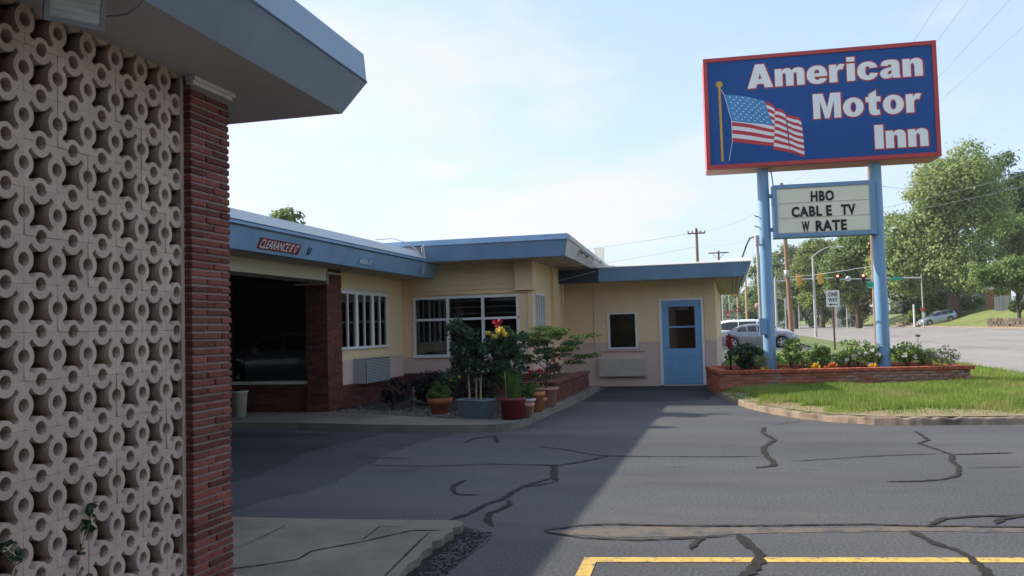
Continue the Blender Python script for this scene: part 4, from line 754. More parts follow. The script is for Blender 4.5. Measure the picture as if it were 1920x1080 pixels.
mb = MB(); mb.add([(x, -.0115, z) for x, z in cv], [tuple(range(len(cv)-1, -1, -1))]); Q('flag_canton', mb, mt['flagblue'])
mb = MB()
for r_ in range(9):
    for c_ in range(6 if r_ % 2 == 0 else 5):
        a = (c_+.6+(.5 if r_ % 2 else 0))/6.2; b = (r_+.7)/9.4; A = (.46+.83*a, 6.52-.19*a*a*1.05); B = (.585+.83*a, 5.95-.15*a); x, z = A[0]+(B[0]-A[0])*b, A[1]+(B[1]-A[1])*b
        mb.add([(x+(.023 if k % 2 == 0 else .010)*math.sin(k*math.pi/5), -.0135, z+(.023 if k % 2 == 0 else .010)*math.cos(k*math.pi/5)) for k in range(10)], [tuple(range(10))])
Q('flag_stars', mb, mt['flagwhite'])
mb = MB(); mb.hexa([(.315, -.010, 5.06), (.365, -.010, 5.06), (.365, -.004, 5.06), (.315, -.004, 5.06)], [(.305, -.010, 6.72), (.355, -.010, 6.72), (.355, -.004, 6.72), (.305, -.004, 6.72)]); mb.add([(.33+.075*math.cos(t*math.pi/10), -.0125, 6.77+.07*math.sin(t*math.pi/10)) for t in range(20)], [tuple(range(20))]); Q('flag_pole', mb, mt['gold'])
mb = MB(); mb.tube([(.36, -.010, 6.66), (.43, -.010, 6.53), (.565, -.010, 5.95), (.562, -.010, 5.48), (.48, -.010, 5.07)], .006, 5); Q('flag_rope', mb, mt['flagwhite'])
# reader board
mb = MB(); ru0, ru1, rz0, rz1 = 1.385, 3.50, 3.34, 4.50; w = .085
mb.box(ru0, ru1, .16, .52, rz0, rz0+w); mb.box(ru0, ru1, .16, .52, rz1-w, rz1); mb.box(ru0, ru0+w, .16, .52, rz0+w+.0005, rz1-w-.0005); mb.box(ru1-w-.03, ru1, .16, .52, rz0+w+.0005, rz1-w-.0005); rb = Q('reader_board', mb, mt['readerframe'])
a0, a1, c0, c1 = ru0+w, ru1-w-.03, rz0+w, rz1-w; hh = (c1-c0)/3.06
mb = MB(); mb.box(a0, a1, .185, .20, c0, c1); part('reader_face', mb, mt['readercream'], rb, True)
mb = MB()
for k in range(4): mb.box(a0, a1, .176, .1845, c0+.012+k*hh, c0+.024+k*hh)
part('letter_rail', mb, mt['acbeige'], rb, True); wd = a1-a0
for k, words in ((2, [('HBO', .37, .62)]), (1, [('CABL', .155, .485), ('E', .53, .59), ('TV', .69, .845)]), (0, [('W', .26, .345), ('RATE', .41, .745)])):
    for t_, f0, f1 in words:
        zb = c0+.026+k*hh; part('reader_letters', text_fit(t_, a0+wd*f0, a0+wd*f1, zb, zb+hh*.72, fnl(.174), .042, space=1.14), mt['black'], rb, True)
mb = MB(); mb.box(1.30, ru0, .3, .4, 3.5, 3.58); mb.box(1.30, ru0, .3, .4, 4.25, 4.33); mb.tube([(1.42, .3, 4.5), (1.40, .32, 4.75), (1.38, .34, 4.9)], .014, 6); Q('reader_bracket', mb, mt['readerframe'])
mb = MB(); mb.box(1.0, 1.14, .13, .29, 1.24, 1.60); mb.box(.99, 1.15, .12, .1295, 1.25, 1.59); Q('meter_box', mb, mt['postblue'])
mb = MB(); mb.tube([(1.035, .22, 1.6), (1.02, .22, 3.25)], .035, 10); mb.tube([(1.02, .22, 3.2), (1.02, .22, 3.42)], .055, 10); Q('service_mast', mb, mt['galv'])
mb = MB(); mb.tube([(1.0, .22, 3.40), (.88, .3, 3.38), (.82, .6, 3.24), (.76, 1.0, 3.02)], .018, 6); Q('service_cable', mb, mt['black'])
mb = MB()
for z in (3.62, 3.85): mb.tube([(1.09, .34, z), (1.02, .30, z), (1.0, .29, z+.03)], .012, 6)
Q('step_bolt', mb, mt['black'])

# ================================================================== BRICK FLOWER BED UNDER THE SIGN
AN = R(9); fb = thing('brick_flower_bed', 'long low red brick flower bed with white lime stains under the tall sign', 'flower bed', (-.26, 18.3, 0), (0, 0, AN))
FWD, FDP, FT = 4.98, 2.15, .53; cc, ss = math.cos(AN), math.sin(AN)
def fbw(u, v, z): return (-.26+u*cc-v*ss, 18.3+u*ss+v*cc, z)
var = {}
def bk(key, lx, ly, lz, m, n=3):
    if key not in var:
        L_ = []
        for _ in range(n):
            mb = MB(); mb.box(0, lx, 0, ly, 0, lz, 0, .003); me = mb.mesh('brick', m); bmx = bmesh.new(); bmx.from_mesh(me); bmesh.ops.bevel(bmx, geom=bmx.edges[:], offset=.005, segments=1, affect='EDGES', profile=.5); bmx.to_mesh(me); bmx.free(); L_.append(me)
        var[key] = L_
    return random.choice(var[key])
mb = MB(); mb.box(.012, FWD-.012, .012, .10, -.02, .455); mb.box(.012, .10, .1001, FDP-.012, -.02, .455); Q_ = part('wall_core', mb, mt['limemortar'], fb, True)
hc = .0675
for r_ in range(7):
    z = -.02+r_*hc; u = 0 if r_ % 2 else -.14
    while u < FWD-.02:
        a, b = max(0, u), min(FWD, u+.272); mid = (a+b)/2; lime = (1.0 < mid < 1.35 and r_ > 2) or (random.random() < smooth((mid-1.6)/2.2)*.75 and r_ > 1)
        if b-a > .03 and z > lawnz(*fbw(mid, 0, 0)[:2])-.10: put('brick', bk(('f', round(b-a, 2), lime), b-a-.006, .08, hc-.008, mt['limebrick' if lime else 'oldbrick']), fb, (a, random.uniform(-.004, .004), z))
        u += .278
    v = .09 if r_ % 2 else .0
    while v < FDP-.02:
        b = min(FDP, v+.272)
        if b-v > .05: put('brick', bk(('s', round(b-v, 2)), .08, b-v-.006, hc-.008, mt['oldbrick']), fb, (random.uniform(-.004, .004), v, z))
        v += .278
u = -.02
while u < FWD+.01:
    put('cap_brick', bk('cap', .098, .215, .072, mt['capbrick'], 4), fb, (u, -.03+random.uniform(-.003, .003), .458+random.uniform(-.003, .003))); u += .104
v = .195
while v < FDP-.1: put('cap_brick', bk('capl', .215, .098, .072, mt['capbrick'], 4), fb, (-.03+random.uniform(-.003, .003), v, .458+random.uniform(-.003, .003))); v += .104
mb = MB(); mb.box(.2, FWD-.2, FDP-.1, FDP, -.02, .455); mb.box(.19, FWD-.2, FDP-.17, FDP+.02, .456, .53); mb.box(FWD-.1, FWD, .11, FDP, -.02, .455); mb.box(FWD-.19, FWD+.03, .195, FDP+.02, .456, .5305); o = part('rear_wall', mb, mt['capbrick'], fb, True)
mb = MB(); mb.box(.101, FWD-.101, .101, FDP-.101, 0, .44); part('soil', mb, mt['soil'], fb, True)

# ================================================================== PLANTS
def leafpart(name, P_, size, m, parent, up=.3, asp=.55, out=None, **kw):
    V, F = leaves(P_-np.array(wl(parent)), size, up, asp, out); return put(name, npmesh(name, V, F, m), parent, **kw)
def ball(n, c, r, shell=.0):
    d = rng.normal(size=(n, 3)); d /= np.linalg.norm(d, axis=1)[:, None]; q = (shell+(1-shell)*rng.random(n)**(1/3))[:, None]; return np.array(c)+d*q*np.array(r)
def clumps(n, k, c, r, cr):
    cs = ball(k, c, r, .35); i = rng.integers(0, k, n); return cs[i]+ball(n, (0, 0, 0), (cr, cr, cr*.8))
def flowers(name, pts, r, m, parent, n=26, **kw):
    for p in pts: leafpart(name, ball(n, p, (r, r, r*.75), .5), r*.9, m, parent, .5, .9, **kw)
def bush(name, label, cat, base, h, r, m, n=500, size=.07, stems=3, k=16, z0=.15, group=None, fl=None):
    t = thing(name, label, cat, base, group=group); b = Vector(base); mb = MB()
    for i in range(stems):
        a = random.uniform(0, 6.28); q = r*random.uniform(.2, .6); mb.tube([b+Vector((math.cos(a)*.02, math.sin(a)*.02, 0)), b+Vector((math.cos(a)*q*.5, math.sin(a)*q*.5, h*.45)), b+Vector((math.cos(a)*q, math.sin(a)*q, h*.85))], [.012, .009, .004], 5)
    part('stem', mb, mt['bark'] if m != 'leaf_pale' else mt['leaf_pale'], t)
    leafpart('foliage', clumps(n, k, (base[0], base[1], base[2]+h*(.5+z0*.5)), (r*.8, r*.8, h*(.5-z0*.5)*.9), r*.35), size, mt[m], t)
    if fl:
        fm, pts, fr2 = fl; flowers('flower', [(base[0]+x, base[1]+y, base[2]+z) for x, y, z in pts], fr2, mt[fm], t)
    return t
ZS = .44
bush('shrub', 'dark green shrub filling the left end of the brick flower bed', 'shrub', (.22, 19.35, ZS), .62, .36, 'leaf_rose', 900, .09, 4)
bush('shrub', 'second dark shrub in the brick flower bed just left of the left sign post', 'shrub', (.52, 19.9, ZS), .55, .28, 'leaf_dark', 600, .09, 4)
bush('variegated_plant', 'pale variegated plant in front of the left sign post', 'plant', (.62, 19.05, ZS), .38, .2, 'leaf_pale', 380, .06, 3)
bush('garden_plant', 'tall leafy green plant just right of the left sign post', 'plant', (1.25, 19.45, ZS), .70, .30, 'leaf_fresh', 620, .09, 4)
bush('garden_plant', 'upright leafy plant midway between the two sign posts', 'plant', (1.90, 19.6, ZS), .64, .27, 'leaf_fresh', 540, .09, 4)
bush('rose_bush', 'bushy plant with two white blooms left of the right sign post', 'plant', (2.42, 19.7, ZS), .68, .30, 'leaf_fresh', 560, .075, 4, fl=('pet_white', [(.1, -.2, .30), (.2, -.15, .36), (-.05, -.25, .22)], .05))
bush('rose_bush', 'wide bush dotted with several white blooms close beside right sign post', 'plant', (2.86, 19.7, ZS), .60, .30, 'leaf_fresh', 580, .075, 4, fl=('pet_white', [(-.1, -.22, .34), (.02, -.2, .42), (.15, -.2, .33), (-.2, -.1, .45), (-.02, -.25, .12)], .05))
bush('rose_bush', 'bush with cream blooms just right of the right sign post', 'plant', (3.62, 19.75, ZS), .56, .33, 'leaf_fresh', 620, .08, 4, fl=('pet_white', [(-.1, -.22, .30), (.12, -.2, .26), (0, -.1, .42)], .055))
t = thing('rosette_plant', 'dark rosette plant with long arching leaves behind cream blooms', 'plant', (3.72, 20.15, ZS)); mb = MB()
for i in range(26):
    a = random.uniform(0, 6.28); l_ = random.uniform(.25, .45); el = random.uniform(.3, 1.2); pts = [Vector(t.location)+Vector((math.cos(a)*l_*s*math.cos(el*(1-.5*s)), math.sin(a)*l_*s*math.cos(el*(1-.5*s)), .12+l_*1.5*math.sin(el)*s-.25*s*s*l_)) for s in (0, .4, .75, 1)]; sd_ = Vector((-math.sin(a), math.cos(a), 0))
    vs = []
    for p, w_ in zip(pts, (.015, .04, .03, .003)): vs += [p-sd_*w_, p+sd_*w_]
    mb.add(vs, [(0, 1, 3, 2), (2, 3, 5, 4), (4, 5, 7, 6)])
part('foliage', mb, mt['leaf_dark'], t); mb = MB(); mb.tube([t.location+Vector((.18, 0, 0)), t.location+Vector((.2, 0, .66))], .007, 5); part('stem', mb, mt['leaf_dark'], t); flowers('seed_head', [tuple(t.location+Vector((.2, 0, .69)))], .045, mt['bark'], t)
bush('rose_bush', 'low spreading bush crowded with white blooms at right end of the brick bed', 'plant', (4.25, 19.75, ZS), .44, .40, 'leaf_pale', 560, .06, 4, fl=('pet_white', [(.1, -.1, .34), (.22, -.05, .38), (.0, .1, .36), (.3, .0, .30), (.38, .05, .24), (-.1, -.2, .28), (.28, -.2, .2)], .05))
for nm, lb, b, fm, pts in [('marigold', 'yellow marigold at the left end behind the brick cap', (.62, 18.62, ZS), 'pet_gold', [(0, 0, .10), (.07, .02, .09)]), ('marigold', 'low rust red flowers behind brick cap right of left sign post', (.98, 18.75, ZS), 'pet_or', [(0, 0, .08), (.1, .02, .09), (.18, .05, .07)]),
    ('marigold', 'bright yellow marigold clump behind brick cap midway between the posts', (1.63, 18.8, ZS), 'pet_gold', [(0, 0, .13), (.09, .0, .12), (.05, .05, .16)]), ('marigold', 'deep orange flowers behind brick cap right of the yellow clump', (1.98, 18.95, ZS), 'pet_or', [(0, 0, .14), (.1, 0, .12), (.05, .03, .17), (-.08, .03, .1)]),
    ('marigold', 'small yellow bloom in front of the right sign post', (2.78, 19.05, ZS), 'pet_gold', [(0, 0, .11), (.07, 0, .12)]), ('marigold', 'yellow green low clump at far right behind the brick cap', (4.05, 19.25, ZS), 'pet_yel', [(0, 0, .12), (.1, .02, .11), (.2, .05, .10)])]:
    t = thing(nm, lb, 'flower', b); leafpart('foliage', ball(120, (b[0]+.05, b[1]+.02, b[2]+.05), (.14, .1, .07)), .05, mt['leaf_mid'], t); flowers('flower', [(b[0]+x, b[1]+y, b[2]+z) for x, y, z in pts], .045, mt[fm], t, 30)
bush('garden_plant', 'slender plant between the two tall leafy plants in brick bed', 'plant', (1.58, 20.0, ZS), .45, .25, 'leaf_fresh', 360, .07, 3)
bush('garden_plant', 'low leafy clump behind the deep orange flowers in brick bed', 'plant', (2.15, 20.1, ZS), .42, .3, 'leaf_fresh', 420, .07, 3)
bush('garden_plant', 'leafy clump between two white bloomed bushes left of right post', 'plant', (2.65, 20.2, ZS), .45, .3, 'leaf_mid', 420, .07, 3)
bush('garden_plant', 'green clump between the cream bloomed bush and low white bush', 'plant', (3.98, 20.0, ZS), .42, .28, 'leaf_fresh', 420, .07, 3)
bush('garden_plant', 'sunlit clump behind the two dark shrubs at the left of the bed', 'plant', (.80, 20.25, ZS), .55, .3, 'leaf_fresh', 480, .08, 3)
t = thing('red_plume_flower', 'dark stalk with red plume flower at the left end of brick bed', 'flower', (-.03, 19.7, .3)); mb = MB(); mb.tube([(-.03, 19.7, .3), (-.045, 19.7, 1.28)], .022, 8); part('stem', mb, mt['leaf_burg'], t); flowers('flower', [(-.045, 19.68, 1.10), (-.045, 19.69, 1.2), (-.04, 19.67, 1.02)], .06, mt['pet_red'], t, 50)
# pots in front of the office
def pot(name, label, cat, loc, prof, m, soil_r, soil_z, saucer=False):
    t = thing(name, label, cat, loc); mb = MB(); mb.lathe((0, 0, 0), prof, 24); part('pot', mb, mt[m], t, True); mb = MB(); mb.lathe((0, 0, 0), [(0, soil_z), (soil_r, soil_z), (soil_r, soil_z+.005), (0, soil_z+.01)], 16); part('soil', mb, mt['soil'], t, True)
    if saucer: mb = MB(); mb.lathe((0, 0, 0), [(0, 0), (.15, 0), (.17, .018), (.155, .018), (.14, .008), (0, .008)], 24); part('saucer', mb, mt['bincream'], t, True)
    return t
def potprof(rb, rt, h, lip=.05, lw=.015, t=.012): return [(0, .012), (rb, .012), (rb+(rt-rb)*.8, h-lip), (rt+lw, h-lip), (rt+lw+.004, h), (rt-t, h), (rt-t-.01, h-.06), (0, h-.06)]
t = pot('terracotta_pot', 'red terracotta pot with low bright green plant on a pale saucer', 'potted plant', (-4.70, 13.42, .12), potprof(.135, .19, .285, .09), 'terra', .17, .235, True)
leafpart('foliage', clumps(700, 22, (-4.70, 13.42, .48), (.19, .17, .11), .07), .055, mt['leaf_bright'], t, .5)
leafpart('foliage', clumps(160, 6, (-4.74, 13.42, .60), (.05, .05, .08), .04), .05, mt['leaf_bright'], t, .5)
t = thing('trough_planter', 'blue grey rectangular trough with bare canes and tall leafy rose', 'potted plant', (-3.97, 13.05, .12), (0, 0, R(-22)))
mb = MB(); mb.hexa([(-.25, -.12, 0), (.25, -.12, 0), (.25, .12, 0), (-.25, .12, 0)], [(-.27, -.135, .27), (.27, -.135, .27), (.27, .135, .27), (-.27, .135, .27)]); part('trough', mb, mt['planterblue'], t, True)
mb = MB(); mb.box(-.285, .285, -.15, -.12, .2705, .295); mb.box(-.285, .285, .12, .15, .2705, .295); mb.box(-.285, -.255, -.1195, .1195, .2705, .295); mb.box(.255, .285, -.1195, .1195, .2705, .295); part('rim', mb, mt['planterrim'], t, True)
mb = MB(); mb.box(-.2545, .2545, -.1195, .1195, .2705, .28); part('soil', mb, mt['soil'], t, True)
def canes(name, base, tops, r=.016, m='cane'):
    mb = MB(); b = Vector(base)
    for x, y, h, s in tops:
        p = b+Vector((x, y, 0)); mb.tube([p, p+Vector((s*.2, 0, h*.55)), p+Vector((s*.6, .0, h))], [r, r*.9, r*.6], 6); mb.tube([p+Vector((s*.2, 0, h*.55)), p+Vector((-s*.5-.04, .01, h*.95))], [r*.7, r*.45], 6)
    return mb
cn = put('canes', canes('c', (0, 0, .28), [(-.12, 0, .42, -.05), (.0, .02, .42, .02), (.11, -.01, .44, .05)]).mesh('canes', mt['cane']), t)
def lobes(L_, dens, cr=.10):
    return np.concatenate([clumps(int(dens*a*b*c*1000), max(8, int(a*b*c*2200)), (x, y, z), (a, b, c), cr) for x, y, z, a, b, c in L_])
def leafrot(P_, size, m, parent, name='foliage', up=.3, asp=.55):
    V, F = leaves(P_, size, up, asp); mi_ = np.array((parent.matrix_basis).inverted()); V = V@mi_[:3, :3].T+mi_[:3, 3]; return put(name, npmesh(name, V, F, mt[m]), parent)
leafrot(lobes([(-4.28, 13.2, 1.45, .17, .17, .28), (-4.10, 13.15, 1.1, .27, .22, .30), (-4.32, 13.1, .82, .16, .16, .2), (-3.85, 13.1, 1.02, .27, .24, .33), (-4.08, 13.15, 1.3, .18, .2, .22)], 50, .10), .07, 'leaf_rose', t)
leafrot(ball(40, (-4.35, 13.0, .72), (.03, .03, .025)), .04, 'pet_yel', t, 'flower', .5, .9); leafrot(ball(24, (-4.2, 12.95, .76), (.02, .02, .02)), .035, 'pet_yel', t, 'flower', .5, .9)
t = pot('plastic_pot', 'maroon round pot with grassy leaves and yellow flowered rose', 'potted plant', (-3.31, 12.85, .12), [(0, .01), (.175, .01), (.19, .28), (.205, .285), (.205, .33), (.185, .33), (.18, .28), (0, .28)], 'potred', .178, .281)
put('canes', canes('c', (0, 0, .28), [(-.10, 0, .45, -.03), (-.02, .03, .38, .03)], .011).mesh('canes', mt['cane']), t)
leafpart('foliage', lobes([(-3.55, 13.15, 1.22, .24, .22, .30), (-3.42, 13.1, .92, .25, .22, .25), (-3.3, 13.1, 1.25, .2, .2, .2), (-3.6, 13.15, .8, .2, .2, .22)], 44, .10), .07, mt['leaf_rose'], t)
flowers('flower', [(-3.58, 13.05, 1.49), (-3.52, 13.05, 1.52), (-3.55, 13.0, 1.45), (-3.47, 13.02, 1.47), (-3.72, 13.0, 1.45), (-3.60, 12.95, 1.39), (-3.63, 12.98, 1.40), (-3.44, 13.0, 1.42)], .042, mt['pet_yel'], t, 40)
flowers('red_flower', [(-3.66, 13.2, 1.62), (-3.59, 13.2, 1.63), (-3.62, 13.2, 1.57)], .045, mt['pet_red'], t, 40)
mb = MB()
for i in range(150):
    a = random.uniform(0, 6.28); q = random.uniform(0, .12); l_ = random.uniform(.28, .58); lean = random.uniform(.05, .42); p = Vector((-.0+q*math.cos(a), q*math.sin(a), .28)); dv = Vector((math.cos(a), math.sin(a), 0)); sd_ = Vector((-math.sin(a), math.cos(a), 0))*.006
    m1 = p+dv*lean*.35*l_+Vector((0, 0, l_*.6)); m2 = p+dv*lean*l_*1.1+Vector((0, 0, l_*(1-lean*.35))); mb.add([p-sd_, p+sd_, m1-sd_, m1+sd_, m2], [(0, 1, 3, 2), (2, 3, 4)])
part('grass_leaves', mb, mt['leaf_bright'], t, True)
pot('small_pot', 'small dusty pink pot squeezed behind the maroon pot', 'pot', (-3.13, 13.05, .12), potprof(.075, .10, .22, .05), 'potpink', .085, .165)
t = pot('white_pot', 'white plastic pot with grassy green leaves next to the orange pot', 'potted plant', (-3.24, 13.55, .12), potprof(.09, .115, .25, .03), 'potwhite', .10, .20); leafpart('foliage', clumps(260, 14, (-3.26, 13.55, .52), (.12, .12, .12), .06), .07, mt['leaf_bright'], t)
t = pot('terracotta_pot', 'orange ribbed terracotta pot between the white and the wide pink pots', 'potted plant', (-3.19, 13.95, .12), potprof(.10, .135, .33, .07), 'terra2', .115, .275); leafpart('foliage', clumps(140, 8, (-3.22, 14.0, .55), (.12, .12, .08), .05), .06, mt['leaf_mid'], t)
pot('terracotta_pot', 'small orange pot tucked behind the larger orange ribbed one', 'pot', (-3.20, 14.3, .12), potprof(.08, .105, .2, .05), 'terra2', .09, .145)
t = pot('wide_pot', 'wide dusty pink pot holding a small lacy leaved maple tree', 'potted tree', (-3.22, 14.85, .12), potprof(.175, .215, .34, .04), 'potpink', .195, .29); b = Vector(t.location); mb = MB()
tips = []
mb.tube([b+Vector((.0, 0, .28)), b+Vector((.02, .02, .55)), b+Vector((.06, 0, .85)), b+Vector((.05, 0, 1.15))], [.022, .018, .014, .009], 7)
for i in range(15):
    a = i*2.4; h = .60+.042*i; l_ = random.uniform(.40, .82)*(1.0 if i < 9 else .6); s_ = b+Vector((.04, 0, h)); e_ = s_+Vector((math.cos(a)*l_, math.sin(a)*l_*.7, .16+.18*random.random())); mb.tube([s_, s_.lerp(e_, .5)+Vector((0, 0, .05)), e_], [.009, .006, .003], 5); tips += [e_, s_.lerp(e_, .62), s_.lerp(e_, .82)+Vector((random.uniform(-.1, .1), random.uniform(-.1, .1), .03))]
part('trunk', mb, mt['bark'], t); leafpart('foliage', np.concatenate([ball(110, tuple(p), (.20, .16, .04)) for p in tips]), .062, mt['leaf_maple'], t, .9, .42)
# raised brick bed beside the walk with red flowers
rb_ = thing('raised_brick_bed', 'dark red raised brick bed with red flowers by the pink office wall', 'flower bed', (-3.55, 17.4, .1)); mb = MB(); mb.box(-3.95, -3.22, 15.55, 19.45, .05, .45); part('core', mb, mt['backing'], rb_)
mb = bricks(MB(), (-3.23, 15.55, 0), (0, 1, 0), (1, 0, 0), 3.9, .06, .44, .06, .22, depth=.03); bricks(mb, (-3.96, 15.56, 0), (1, 0, 0), (0, -1, 0), .76, .06, .44, .06, .22, depth=.03); part('bricks', mb, mt['brick'], rb_, kind='stuff')
mb = MB()
for k in range(38): mb.box(-3.42, -3.17, 15.5+k*.104, 15.598+k*.104, .451+random.uniform(0, .004), .505)
for k in range(6): mb.box(-4.0+k*.096, -3.91+k*.096, 15.5, 15.72, .451, .505)
part('cap_bricks', mb, mt['brick'], rb_); mb = MB(); mb.box(-3.93, -3.43, 15.75, 19.4, .451, .47); part('soil', mb, mt['soil'], rb_)
bush('salvia', 'spiky crimson flowers in the raised brick bed by the walk', 'flower', (-3.62, 17.6, .46), .30, .2, 'leaf_rose', 320, .06, 3, fl=('pet_red', [(-.1, 0, .28), (0, 0, .36), (.08, 0, .30), (0, 0, .45), (-.06, .1, .38), (.1, .1, .40), (.12, -.05, .22)], .035))
bush('red_flowers', 'low scarlet flowers left of the spiky crimson ones', 'flower', (-3.7, 16.5, .46), .2, .24, 'leaf_dark', 260, .06, 3, fl=('pet_red', [(-.15, 0, .16), (0, -.1, .2), (.12, 0, .17), (.2, .1, .18), (0, .15, .21), (-.2, .1, .2)], .05))
# dark shrubs and an ornament in the bed
bush('burgundy_shrub', 'small round dark burgundy shrub near the brick pier', 'shrub', (-5.95, 14.5, .1), .55, .28, 'leaf_burg', 1100, .05, 5, 26)
bush('burgundy_shrub', 'large dark burgundy shrub under left half of six-light window', 'shrub', (-5.6, 15.6, .1), .58, .5, 'leaf_burg', 3200, .055, 7, 50)
bush('burgundy_shrub', 'dark burgundy shrub hidden behind the terracotta and trough planters', 'shrub', (-4.6, 14.8, .1), .58, .5, 'leaf_burg', 2600, .055, 7, 44)
gm_ = thing('garden_ornament', 'slim grey stone ornament standing between the burgundy shrubs', 'ornament', (-5.45, 14.15, .1)); mb = MB(); mb.lathe((0, 0, 0), [(0, 0), (.08, 0), (.08, .03), (.035, .06), (.03, .16), (.06, .19), (.065, .21), (.022, .23), (.02, .31), (.035, .34), (.037, .37), (.012, .40), (.01, .44), (.0, .46)], 16); part('body', mb, mt['stone'], gm_, True); mb = MB(); mb.lathe((0, 0, 0), [(0, .194), (.05, .194), (.052, .20), (0, .2)], 14); part('bowl', mb, mt['pebble'], gm_, True)
# creeper at the foot of the pierced wall
def vine(label, base, pts, n):
    t = thing('creeper', label, 'plant', base); mb = MB(); mb.tube([Vector(p) for p in pts], .004, 5); part('stem', mb, mt['cane'], t); 
    for p in pts[1:]: leafpart('leaf', ball(n, p, (.012, .035, .035)), .045, mt['leaf_rose'], t, .1, .75)
vine('small green creeper with loose leaves climbing the third column of pierced blocks', (-2.86, 3.22, .06), [(-2.86, 3.22, .06), (-2.87, 3.24, .38), (-2.87, 3.28, .55), (-2.87, 3.33, .65), (-2.87, 3.36, .73)], 7)
vine('dark green creeper leaves at the lower left edge of the pierced wall', (-2.86, 2.90, .06), [(-2.86, 2.90, .06), (-2.87, 2.88, .5), (-2.87, 2.93, .62), (-2.87, 2.86, .68)], 9)
